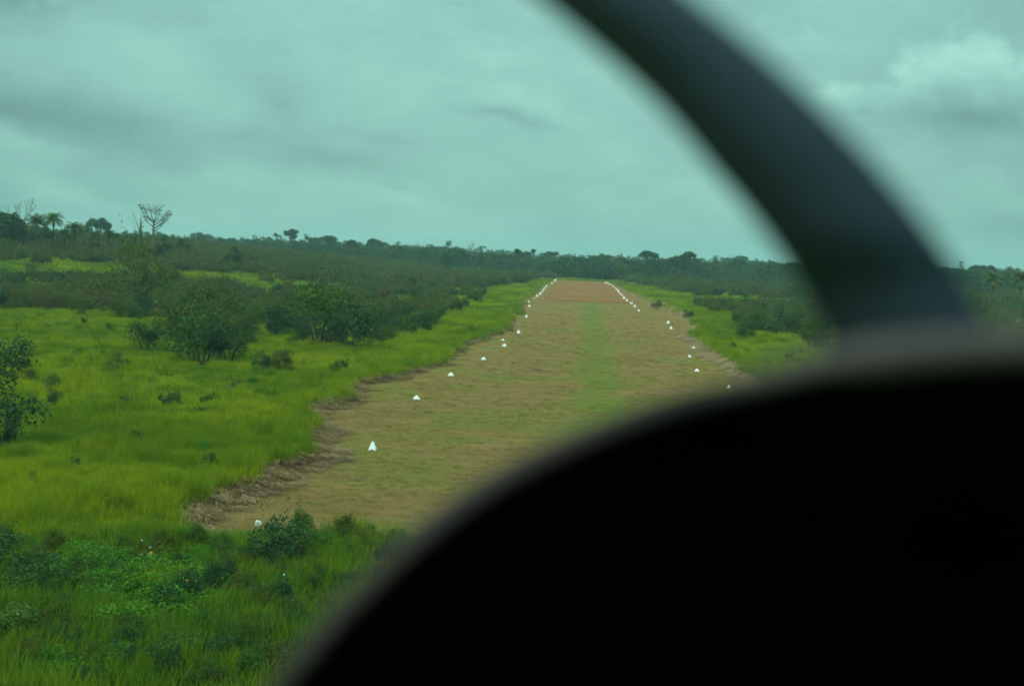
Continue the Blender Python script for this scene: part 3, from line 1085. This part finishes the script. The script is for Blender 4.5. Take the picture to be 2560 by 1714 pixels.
def palm_parts(H, W, seed):
    rng = np.random.default_rng(seed)
    tk, cr = MB(), MB()
    Lf = W * 0.62
    zt = H - Lf * 0.93
    tk.tube([(0, 0, -0.3), (0.1, 0.05, zt * 0.5), (0.05, 0.15, zt)], [0.34, 0.26, 0.30], 8)
    for i in range(22):
        a = i * 2.399 + rng.normal() * 0.15
        e = R(86) - (i / 21) * R(92)           # young fronds upright, old ones drooping
        pts = []
        cx, cz = 0.15, zt
        ang = e
        N = 9
        for k in range(N + 1):
            pts.append(Vector((cx * math.cos(a), cx * math.sin(a), cz)))
            cx += math.cos(ang) * Lf / N; cz += math.sin(ang) * Lf / N
            ang -= R(8.5) * (1.0 + 0.5 * k / N)
        cr.tube([tuple(p) for p in pts], [0.07 - 0.006 * k for k in range(N + 1)], 4)
        side = Vector((-math.sin(a), math.cos(a), 0))
        for k in range(1, N + 1):
            p = pts[k]; tdir = (pts[k] - pts[k - 1]).normalized()
            for s_ in (-1, 1):
                for h_ in (0.0, 0.5):
                    b0 = p - tdir * h_ * Lf / N
                    L = Lf * 0.26 * math.sin(math.pi * (0.12 + 0.8 * k / N)) + 0.2
                    tip = b0 + side * s_ * L + tdir * L * 0.5 + Vector((0, 0, -L * rng.uniform(0.1, 0.6)))
                    wv = tdir * 0.13
                    V = [tuple(b0 - wv), tuple(b0 + wv), tuple(tip + wv * 0.3), tuple(tip - wv * 0.3)]
                    cr.add(V, [(0, 1, 2, 3)])
    return tk.mesh('trunk', M['bark'], True), cr.mesh('fronds', M['mid'] if seed % 2 else M['olive'])


def base_of(px, ytop, D):
    """foot and height of a tree whose tip shows at (px, ytop) and that stands D metres off"""
    d = ray(px, ytop)
    t = D / math.hypot(d.x, d.y)
    p = CAM + d * t
    g = gz(p.x, p.y)
    return Vector((p.x, p.y, g)), p.z - g


def put_tree(name, px, ytop, wpx, D, kind, mat, label, group=None, cat='tree', seed=1):
    b, H = base_of(px, ytop, D)
    W = wpx * D / FPX
    H = max(H, 2.5)
    root = bpy.data.objects.new(name, None)
    root.location = b; root.rotation_euler = (0, 0, seed * 1.3)
    COL.objects.link(root)
    tag(root, label, cat, group)
    if kind == 'palm':
        tk, cr = palm_parts(H, W, seed)
        obj('trunk', tk, root); obj('fronds', cr, root)
    elif kind == 'dead':
        mb = branchy(seed, H, 1, 4, 0.42, 0.015 * H, 1.0)
        z = max(v[2] for arr in mb.V for v in arr)
        me = mb.mesh('trunk', M['deadwood'])
        obj('trunk', me, root, s=H / z)
    else:
        tk, cr = tree_parts(kind, H, W, seed, mat)
        obj('trunk', tk, root); obj('crown', cr, root)
    return root


T = put_tree
T('broad_tree', -18, 506, 150, 570, 'high', M['dark'], 'big dark round-topped tree cut by the left picture edge', seed=1)
T('broad_tree', 36, 528, 62, 570, 'bushy', M['dark'], 'narrow dark tree between the big edge tree and the first palm', seed=2)
T('dead_tree', 62, 488, 26, 570, 'dead', None, 'thin bare dead tree rising above the trees near the left edge', seed=31)
T('palm_tree', 92, 523, 60, 570, 'palm', None, 'wide bushy palm just right of the thin dead tree', 'palms on the left skyline', seed=4)
T('palm_tree', 134, 522, 46, 570, 'palm', None, 'tallest upright palm of the left skyline', 'palms on the left skyline', seed=5)
T('palm_tree', 188, 546, 44, 570, 'palm', None, 'compact dark palm standing alone right of the tallest palm', 'palms on the left skyline', seed=6)
T('palm_tree', 272, 570, 26, 570, 'palm', None, 'smallest palm of the left skyline, left of the broken stump', 'palms on the left skyline', seed=7)
T('broad_tree', 248, 535, 66, 1000, 'high', M['forest'], 'hazy broad tree behind the palms and left of the broken stump', seed=8)
T('broad_tree', 315, 582, 36, 570, 'bushy', M['mid'], 'green bushy tree left of the broken stump', 'bushy trees around the bare tree', seed=9)
T('broad_tree', 353, 588, 40, 570, 'bushy', M['mid'], 'green bushy tree at the foot of the broken stump', 'bushy trees around the bare tree', seed=10)
T('broad_tree', 410, 588, 52, 570, 'bushy', M['dark'], 'wide dark bushy tree at the foot of the big bare tree', 'bushy trees around the bare tree', seed=12)
T('broad_tree', 585, 612, 60, 570, 'bushy', M['dark'], 'dark rounded tree in the scrub right of the bare tree', seed=13)
T('broad_tree', 728, 566, 44, 1150, 'high', M['forest'], 'tree standing well above the skyline forest left of centre', seed=14)
T('broad_tree', 690, 578, 16, 1200, 'umbrella', M['forest'], 'tiny crown just left of the tree above the left skyline', seed=15)
T('broad_tree', 880, 595, 30, 1100, 'umbrella', M['forest'], 'hazy flat crown on the skyline, farther left of two side by side', seed=16)
T('broad_tree', 935, 593, 40, 1150, 'umbrella', M['forest'], 'hazy flat crown on the skyline, right one of two side by side', seed=17)
T('broad_tree', 1122, 599, 42, 900, 'bushy', M['dark'], 'dark rounded tree above the skyline left of the airstrip', seed=18)
T('dead_tree', 1185, 602, 22, 1000, 'dead', None, 'faint thin bare tree on the skyline left of the airstrip', seed=33)
T('broad_tree', 1204, 616, 12, 950, 'column', M['forest'], 'small pointed tree beside the faint bare tree on the skyline', seed=19)
T('broad_tree', 1295, 619, 20, 950, 'high', M['forest'], 'small dark flat-topped tree above the far left corner of the airstrip', seed=20)
T('palm_tree', 1334, 620, 12, 1000, 'palm', None, 'tiny palm on the skyline over the far left corner of the airstrip', seed=21)
T('yellow_tree', 1553, 632, 34, 900, 'bushy', M['yellow'], 'yellow green rounded tree on the skyline beyond the airstrip end', seed=22)
T('broad_tree', 1722, 623, 44, 960, 'umbrella', M['forest'], 'umbrella-shaped tree standing above the skyline right of the airstrip', seed=23)
T('dead_tree', 1835, 632, 18, 1150, 'dead', None, 'faint bare tree on the skyline left of the window post', seed=35)
T('broad_tree', 1905, 649, 22, 900, 'bushy', M['dark'], 'dark round tree left of the window post, left one of a pair', 'pair of trees left of the window post', seed=24)
T('broad_tree', 1925, 646, 24, 900, 'bushy', M['dark'], 'dark round tree left of the window post, right one of a pair', 'pair of trees left of the window post', seed=25)
T('broad_tree', 2312, 652, 30, 800, 'umbrella', M['dark'], 'dark tree peeping out at the right edge of the window post', seed=26)
T('broad_tree', 2403, 652, 36, 1000, 'bushy', M['forest'], 'tallest dark tree on the skyline right of the window post', seed=27)
T('broad_tree', 2437, 661, 20, 1000, 'bushy', M['forest'], 'small dark tree on the right skyline between the tallest one and the palm', seed=28)
T('broad_tree', 2478, 658, 24, 1050, 'umbrella', M['forest'], 'flat-topped tree right behind the palm on the right skyline', seed=29)
T('palm_tree', 2484, 669, 50, 600, 'palm', None, 'palm with drooping fronds in the right scrub', 'palms in the right scrub', seed=30)
T('palm_tree', 2556, 666, 52, 600, 'palm', None, 'palm cut by the right picture edge', 'palms in the right scrub', seed=36)

for k, (px, yt, wd, D) in enumerate(((70, 562, 60, 600), (112, 566, 56, 620), (160, 572, 54, 600), (215, 570, 56, 640), (240, 578, 50, 620), (292, 582, 46, 640), (335, 590, 40, 620), (455, 596, 46, 620))):
    T('broad_tree', px, yt, wd, D, 'bushy', M['dark'] if k % 2 else M['forest'], 'low bushy tree filling the gaps among the palms of the left skyline', 'low trees among the palms', seed=50 + k)

# the big bare tree with a wide fan of limbs
b, H = base_of(385, 514, 600)
root = bpy.data.objects.new('bare_tree', None); root.location = b; COL.objects.link(root)
tag(root, 'big bare tree with a wide fan of limbs on the left skyline', 'tree')
mb = MB(); rg = random.Random(3)
mb.tube([(0, 0, -0.5), (0.2, 0, H * .35), (0, 0, H * .55), (0.1, 0, H * .68)], [0.62, 0.5, 0.42, 0.3], 8)
tips = []
for (tx, tz, sx, sz) in ((-4.2, 1.0, 0, .68), (-2.6, .985, 0, .68), (-1.0, 1.0, 0.1, .68), (0.9, .985, 0.1, .68), (2.4, .97, 0.1, .66), (3.6, .92, 0.1, .62), (4.4, .86, 0.1, .56), (-3.2, .8, 0, .60), (3.0, .72, 0, .5), (5.0, .88, 0.1, .56)):
    ty = rg.uniform(-3, 3)
    tx *= 1.28; e = Vector((tx * 1.05, ty, tz * H)); s0 = Vector((sx, 0, sz * H))
    m_ = s0.lerp(e, 0.5) + Vector((tx * 0.12, 0, -0.02 * H))
    mb.tube([tuple(s0), tuple(m_), tuple(e)], [0.24, 0.15, 0.05], 5)
    for k in range(16):
        q = s0.lerp(e, rg.uniform(0.5, 1.0)) + Vector((tx * 0.03, 0, 0))
        en = q + Vector((rg.uniform(-1.7, 1.7), rg.uniform(-1.5, 1.5), rg.uniform(-0.2, 1.5)))
        en.z = min(en.z, H * 1.01)
        mb.tube([tuple(q), tuple(en)], [0.07, 0.03], 4)
        tips.append(en)
obj('trunk', mb.mesh('trunk', M['deadwood']), root)
mb = MB(); rr = np.random.default_rng(8)
leaves(mb, [((p.x, p.y, p.z), (0.6, 0.6, 0.3)) for p in tips], 900, 0.15, rr)
obj('sparse_leaves', mb.mesh('sparse_leaves', M['brown']), root)

# broken stump wrapped in creepers, thin dead limbs beside it
b, H = base_of(352, 542, 600)
root = bpy.data.objects.new('broken_stump', None); root.location = b; COL.objects.link(root)
tag(root, 'broken pointed trunk with creepers left of the big bare tree', 'tree')
mb = MB()
mb.tube([(0, 0, -0.3), (0.1, 0, H * .5), (0, 0.1, H * .8), (0.05, 0.1, H)], [0.8, 0.6, 0.38, 0.08], 8)
mb.tube([(0, 0, H * .55), (-1.6, 0.3, H * .85), (-3.6, 0.6, H * 1.12)], [0.2, 0.12, 0.04], 5)
mb.tube([(-1.6, 0.3, H * .85), (-2.6, 0.2, H * .98), (-3.1, 0.1, H * 1.14)], [0.1, 0.06, 0.03], 4)
mb.tube([(0, 0, H * .4), (-2.2, 0.3, H * .7), (-3.4, 0.6, H * .95)], [0.14, 0.09, 0.03], 4)
obj('trunk', mb.mesh('trunk', M['deadwood']), root)
mb = MB()
leaves(mb, [((0, 0, H * .3), (1.0, 1.0, 2.4)), ((0, 0, H * .52), (0.8, 0.8, 2.2)), ((0.1, 0, H * .68), (0.55, 0.55, 1.4))], 420, 0.22, rr)
obj('creepers', mb.mesh('creepers', M['brown']), root)

# far forest: one mass
FT = [tree_parts('bushy', 15, 12, 400 + i, M['forest'], True, 900) for i in range(6)] + \
     [tree_parts('umbrella', 17, 13, 410 + i, M['forest'], True, 700) for i in range(2)] + \
     [tree_parts('column', 14, 6, 420, M['forest'], True, 600)]
P_, R_, S_, I_ = [], [], [], []
for (y0, y1, dens) in ((860, 1120, 1 / 42), (1120, 1500, 1 / 130), (1500, 2700, 1 / 420)):
    for x, y in view_points(y0, y1, dens, rs, 0.10):
        front = 960 + 60 * pnoise(Vector((x * 0.008, 0, 1)))
        if x > 60: front -= min(90, (x - 60) * 0.6)
        if x < -60: front += min(140, (-x - 60) * 0.9)
        if y < front: continue
        q = rs.uniform(0.55, 1.12) * (0.95 + 0.3 * pnoise(Vector((x * 0.012, y * 0.01, 8))))
        if y < front + 30: q *= 0.7
        if rs.random() < 0.012: q *= 1.2
        P_.append((x, y, gz(x, y) - 0.3)); R_.append((0, 0, rs.random() * 6.28)); S_.append((q, q, q * rs.uniform(0.85, 1.1)))
        I_.append(int(rs.choice([0, 1, 2, 3, 4, 5, 0, 1, 2, 3, 4, 5, 6, 7, 8])))
instancer('forest', 'hazy blue green forest closing the view along the horizon', 'forest', P_, R_, S_, I_, FT)
print('forest', len(P_))


# ------------------------------------------------------------------ airstrip markers
def marker_mesh(kind, seed):
    """folded white sheet-metal marker: a truncated pyramid or a low tent, hollow, with a notch cut in the foot of each face"""
    rg = random.Random(seed)
    if kind == 'tall':
        wb, wt, h, db = 0.62, 0.16, 0.66, 0.62
    elif kind == 'tent':
        wb, wt, h, db = 0.72, 0.12, 0.40, 0.62
    else:
        wb, wt, h, db = 0.60, 0.14, 0.52, 0.55
    mb = MB()
    b = [(-wb / 2, -db / 2), (wb / 2, -db / 2), (wb / 2, db / 2), (-wb / 2, db / 2)]
    tt = [(-wt / 2, -wt / 2), (wt / 2, -wt / 2), (wt / 2, wt / 2), (-wt / 2, wt / 2)]
    th = 0.012
    for s_ in (0, 1):
        for k in range(4):
            a0, a1 = b[k], b[(k + 1) % 4]; t0, t1 = tt[k], tt[(k + 1) % 4]
            sc = 1 - s_ * th * 2.2 / wb
            def P3(p, z): return (p[0] * sc, p[1] * sc, z - s_ * th)
            def L(p, q, f): return (p[0] + (q[0] - p[0]) * f, p[1] + (q[1] - p[1]) * f)
            n = 6; ht = 0.09 * h
            # lower band with the notch: verts along the foot, then a line above it
            foot = [(0, 0), (.3, 0), (.36, ht), (.64, ht), (.7, 0), (1, 0)]
            V = []
            for f, z in foot:
                q0, q1 = L(a0, t0, z / h), L(a1, t1, z / h)
                V.append(P3(L(q0, q1, f), z))
            for f, z in foot:
                zz = ht * 1.6
                q0, q1 = L(a0, t0, zz / h), L(a1, t1, zz / h)
                V.append(P3(L(q0, q1, f), zz))
            V.append(P3(t0, h)); V.append(P3(t1, h))
            mb.add(V, [(i, i + 1, i + 7, i + 6) for i in range(5)])
            mb.add([V[6], V[11], V[13], V[12]], [(0, 1, 2, 3)])
    mb.add([(*tt[0], h), (*tt[1], h), (*tt[2], h), (*tt[3], h)], [(0, 1, 2, 3)])
    return mb.mesh('marker', M['white'])


MK = {k: marker_mesh(k, 1) for k in ('tall', 'tent', 'mid')}
L_ = [(931.5, 1126, 19, 'tall'), (1041, 999, 17, 'tent'), (1127, 940, 15, 'tent'), (1209, 900, 12, 'tent'), (1261, 866, 11, 'tent'), (1257, 852, 8, 'tent'),
      (1296, 834, 10, 'mid'), (1316, 793.5, 7, 'mid'), (1323.5, 767, 6, 'mid'), (1322, 756.5, 5.5, 'mid'), (1336, 746.5, 4, 'tent'), (1342.6, 742, 6, 'tall'),
      (1350, 737, 5, 'tall'), (1354, 732.3, 4.5, 'mid'), (1357.6, 727, 4.5, 'mid'), (1361, 722.3, 4.5, 'mid'), (1366, 717, 4.5, 'mid'), (1380, 709, 4.5, 'mid'),
      (1386.6, 703, 4.5, 'mid'), (1389.3, 701, 4.5, 'mid')]
R2 = [(1822, 972, 10, 'mid'), (1742, 929, 12, 'tent'), (1724, 893.5, 10, 'tent'), (1734, 871.5, 9, 'tent'), (1677.5, 823, 8, 'mid'), (1670.6, 809, 8, 'mid'),
      (1597, 778, 7, 'tent'), (1587, 768, 6.5, 'mid'), (1579.4, 760, 5.5, 'mid'), (1575, 757.5, 4.5, 'tent'), (1567, 753, 6, 'mid'), (1560, 747, 7, 'mid'),
      (1555.5, 740, 5, 'mid'), (1550.4, 735.5, 5, 'mid'), (1546, 730.5, 5.5, 'tall'), (1542, 725, 4.5, 'mid'), (1538, 722, 4.5, 'mid'), (1532, 717, 4.5, 'mid'),
      (1524, 712, 4.5, 'mid'), (1518, 709, 4.2, 'mid'), (1512.5, 709, 4.2, 'mid')]
ORD = ['', 'second', 'third', 'fourth', 'fifth', 'sixth', 'seventh', 'eighth', 'ninth', 'tenth', 'eleventh', 'twelfth', 'thirteenth', 'fourteenth',
       'fifteenth', 'sixteenth', 'seventeenth', 'eighteenth', 'nineteenth', 'twentieth', 'twenty-first']
BW = {'tall': 0.62, 'tent': 0.72, 'mid': 0.60}
shape = {'tall': 'tall white pyramid marker', 'tent': 'low white tent marker', 'mid': 'white pyramid marker'}
for lst, sd_ in ((L_, 'left'), (R2, 'right')):
    for i, (px, py, wd, kd) in enumerate(lst):
        x, y = flat_at(px, py)
        D = math.hypot(x, y)
        s = wd * D / FPX / BW[kd]
        o = obj('airstrip_marker', MK[kd], loc=(x, y, 0.07), rz=random.uniform(-0.35, 0.35), s=s)
        if i == 0:
            lab = '%s on the %s edge of the airstrip, nearest upright one' % (shape[kd], sd_)
        elif i == len(lst) - 1:
            lab = '%s on the %s edge of the airstrip, farthest one' % (shape[kd], sd_)
        else:
            lab = '%s, %s from the near end on the %s airstrip edge' % (shape[kd], ORD[i], sd_)
        tag(o, lab, 'marker', 'white markers along the airstrip edges')
# the marker lying askew in the grass at the near corner
p = ground_at(645, 1332)
o = obj('airstrip_marker', MK['mid'], loc=(p.x, p.y, 0.45), s=0.5)
o.rotation_euler = (R(35), R(-30), R(20))
tag(o, 'white marker tilted over in the grass at the near left corner of the airstrip', 'marker', 'white markers along the airstrip edges')


# small heaps of dug soil on the airstrip
def heap_mesh(seed):
    rg = random.Random(seed)
    V, F = [], []
    n, m_ = 14, 5
    for j in range(m_ + 1):
        for i in range(n):
            a = 2 * math.pi * i / n; r = (1 - j / m_)
            q = 1 + 0.3 * pnoise(Vector((math.cos(a) * 1.5, math.sin(a) * 1.5, seed + j * .3)))
            V.append((math.cos(a) * r * q, math.sin(a) * r * q * 0.7, 0.42 * (1 - r ** 1.6) + 0.12 * pnoise(Vector((math.cos(a) * r * 4, math.sin(a) * r * 4, seed)))))
    for j in range(m_):
        for i in range(n):
            F.append((j * n + i, j * n + (i + 1) % n, (j + 1) * n + (i + 1) % n, (j + 1) * n + i))
    return mesh_np('soil_heap', V, F, M['soil'], True)


for i, (px, py, wd, lab) in enumerate((
        (1012, 1208, 30, 'dark soil heap nearest the camera, alone on the airstrip'), (890, 1203, 36, 'long flat dark soil heap left of the nearest one'),
        (1068, 1033, 22, 'small reddish soil heap in the middle distance on the left of the airstrip'), (1125, 1033, 24, 'small soil heap just right of the reddish one'),
        (1345, 927, 40, 'flat dark green-brown mound near the middle of the airstrip'), (1704, 942, 28, 'reddish soil heap near the right markers'),
        (1255, 750, 10, 'tiny dark heap left of the red earth stretch'))):
    x, y = flat_at(px, py)
    s = wd * math.hypot(x, y) / FPX / 2
    if i == 6: x, y = flat_at(1355, 750)
    o = obj('soil_heap', heap_mesh(i + 3), loc=(x, y, 0.03), s=(s, s, s * 0.65))
    tag(o, lab, 'soil heap', 'soil heaps on the airstrip')


# flowers in the foreground
def flower_mesh(mat, seed):
    mb = MB()
    for k in range(8):
        a = k * math.pi / 4
        c_, s_ = math.cos(a), math.sin(a)
        mb.add([(0.1 * c_ + 0.3 * s_ * .5, 0.1 * s_ - 0.3 * c_ * .5, 0.02), (c_ + .15 * s_, s_ - .15 * c_, 0.25), (c_ - .15 * s_, s_ + .15 * c_, 0.25), (0.1 * c_ - 0.3 * s_ * .5, 0.1 * s_ + 0.3 * c_ * .5, 0.02)], [(0, 1, 2, 3)])
    mb.tube([(0, 0, -6), (0.1, 0, -3), (0, 0, 0.05)], [0.05, 0.06, 0.2], 5)
    return mb.mesh('flower', mat)


FO, FW = flower_mesh(M['flower_orange'], 0), flower_mesh(M['flower_white'], 0)
for px, py, h, r, me, lab in ((378, 1381, 1.9, 0.08, FO, 'orange flower above the lush foreground, the brightest one'),
                              (467, 1450, 1.9, 0.045, FO, 'small orange flower below and right of the bright orange one'),
                              (355, 1350, 1.5, 0.06, FW, 'white flower left above the bright orange flower'),
                              (375, 1367, 1.5, 0.06, FW, 'white flower close above the bright orange flower'),
                              (710, 1435, 2.0, 0.06, FW, 'white flower in the foreground between the dark shrub and the panel')):
    d = ray(px, py)
    t_ = (h - CAM_H) / d.z
    p = CAM + d * t_
    o = obj('flower', me, loc=p, s=r * (0.75 if me is FO else 0.5))
    o.rotation_euler = (R(35), 0, 0)
    tag(o, lab, 'flower')


# ------------------------------------------------------------------ aircraft cabin around the camera
air = bpy.data.objects.new('aircraft', None)
air.location = CAM + Vector((0.1, 0.35, -0.2))
COL.objects.link(air)
tag(air, 'dark cockpit of the aircraft with window post and black glareshield close to the camera', 'aircraft')
AI = Matrix.Translation(-air.location)


def at_depth(px, py, d):
    return CAM + ray(px, py) * d


def spline(pts, n):
    """Catmull-Rom through tuples"""
    out_ = []
    P_ = [pts[0]] + list(pts) + [pts[-1]]
    for i in range(1, len(P_) - 2):
        for k in range(n):
            t = k / n
            out_.append(tuple(0.5 * (2 * b + (c - a) * t + (2 * a - 5 * b + 4 * c - d) * t * t + (3 * b - a - 3 * c + d) * t ** 3)
                              for a, b, c, d in zip(P_[i - 1], P_[i], P_[i + 1], P_[i + 2])))
    out_.append(tuple(pts[-1]))
    return out_


fw = (RM @ Vector((0, 0, -1))).normalized()
# window post: a curved box-section bar, wider at its foot; (left edge, right edge, depth)
POST = [((1030, -330), (1360, -330), 0.47), ((1225, -160), (1560, -160), 0.47), ((1417, 0), (1758, 0), 0.47), ((1640, 205), (1960, 165), 0.475),
        ((1778, 370), (2120, 318), 0.48), ((1885, 500), (2240, 448), 0.485), ((1965, 610), (2345, 580), 0.49), ((2038, 730), (2425, 700), 0.50),
        ((2094, 840), (2480, 815), 0.505), ((2112, 895), (2505, 872), 0.51)]
flatp = [(a[0], a[1], b[0], b[1], d) for a, b, d in POST]
sec = []
for q in spline(flatp, 5):
    A, B = at_depth(q[0], q[1], q[4]), at_depth(q[2], q[3], q[4])
    th = 0.045
    sd_ = (B - A)
    sec.append([A + sd_ * 0.04, A + fw * 0.008, A + fw * th + sd_ * 0.10, B + fw * th - sd_ * 0.10, B + fw * 0.008, B - sd_ * 0.04, A.lerp(B, 0.5) - fw * 0.004])
V = [tuple(AI @ p) for s_ in sec for p in s_]
n = 7
F = [(j * n + i, j * n + (i + 1) % n, (j + 1) * n + (i + 1) % n, (j + 1) * n + i) for j in range(len(sec) - 1) for i in range(n)]
obj('window_post', mesh_np('window_post', V, F, M['post'], False), air)

# glareshield: a hooded black shell whose rim sweeps down to the left; rim line in view directions and depths
RIM = [(600, 1900, 0.34), (690, 1770, 0.335), (765, 1668, 0.33), (850, 1562, 0.33), (935, 1470, 0.33), (1030, 1378, 0.33), (1140, 1288, 0.335), (1270, 1204, 0.34), (1420, 1128, 0.345),
       (1590, 1060, 0.35), (1760, 1008, 0.355), (1930, 970, 0.36), (2120, 938, 0.365), (2340, 918, 0.37), (2600, 908, 0.375), (2900, 905, 0.38), (3200, 920, 0.385)]
RIM = [(a, b + (8 if 900 < a < 2000 else -24 if a > 2200 else -8 if a >= 2000 else 0), d * 1.72) for a, b, d in RIM]
rim = [at_depth(*q) for q in spline(RIM, 6)]
mb = MB()
rows_ = []
down = Vector((0.35, 0, -1)).normalized()
for p in rim:
    toward = (Vector((0.42, 0.1, -0.45)))
    rows_.append([p + Vector((0, 0.20, -0.075)) + down * 0.02, p + Vector((0, 0.10, -0.034)), p + Vector((0, 0.012, -0.004)), p, p + Vector((0.004, -0.002, -0.006)),
                  p + (Vector((0.30, 0.42, 13.72)) - p) * 0.4, p + (Vector((0.30, 0.42, 13.60)) - p) * 0.9])
n = 7
V = [tuple(AI @ q) for r_ in rows_ for q in r_]
F = [(j * n + i, j * n + i + 1, (j + 1) * n + i + 1, (j + 1) * n + i) for j in range(len(rows_) - 1) for i in range(n - 1)]
obj('glareshield', mesh_np('glareshield', V, F, M['black'], True), air)
mb = MB()
RIM2 = [(a - 12 + (10 if a > 1900 else 0), b - 17, d + 0.002) for a, b, d in RIM]
mb.tube([tuple(AI @ at_depth(*q)) for q in spline(RIM2, 6)], [0.0044] * (6 * (len(RIM2) - 1) + 1), 8)
obj('edge_trim', mb.mesh('edge_trim', M['trim'], True), air)
# sill at the foot of the window post, behind the rim
SILL = [(1860, 945, 0.45), (2060, 905, 0.45), (2250, 882, 0.45), (2450, 868, 0.455), (2700, 860, 0.46), (3000, 862, 0.46)]
mb = MB()
pts = spline(SILL, 5)
mb.tube([tuple(AI @ at_depth(*q)) for q in pts], [0.0015 + 0.0042 * min(1, k / 8) for k in range(len(pts))], 8)
obj('window_sill', mb.mesh('window_sill', M['sill'], True), air)

# ------------------------------------------------------------------ haze
x0, x1, y0, y1, z0, z1 = -5000, 5000, -300, 6500, -6, 62
V = [(x, y, z) for z in (z0, z1) for y in (y0, y1) for x in (x0, x1)]
F = [(0, 2, 3, 1), (4, 5, 7, 6), (0, 1, 5, 4), (1, 3, 7, 5), (3, 2, 6, 7), (2, 0, 4, 6)]
mh, t, out = material('haze_air')
pv = t.n('ShaderNodeVolumePrincipled')
pv.inputs['Color'].default_value = (0.62, 0.94, 0.92, 1)
pv.inputs['Density'].default_value = 0.00014
pv.inputs['Anisotropy'].default_value = 0.1
t.l(pv.outputs[0], out.inputs['Volume'])
tag(obj('haze', mesh_np('haze', V, F, mh)), kind='stuff')
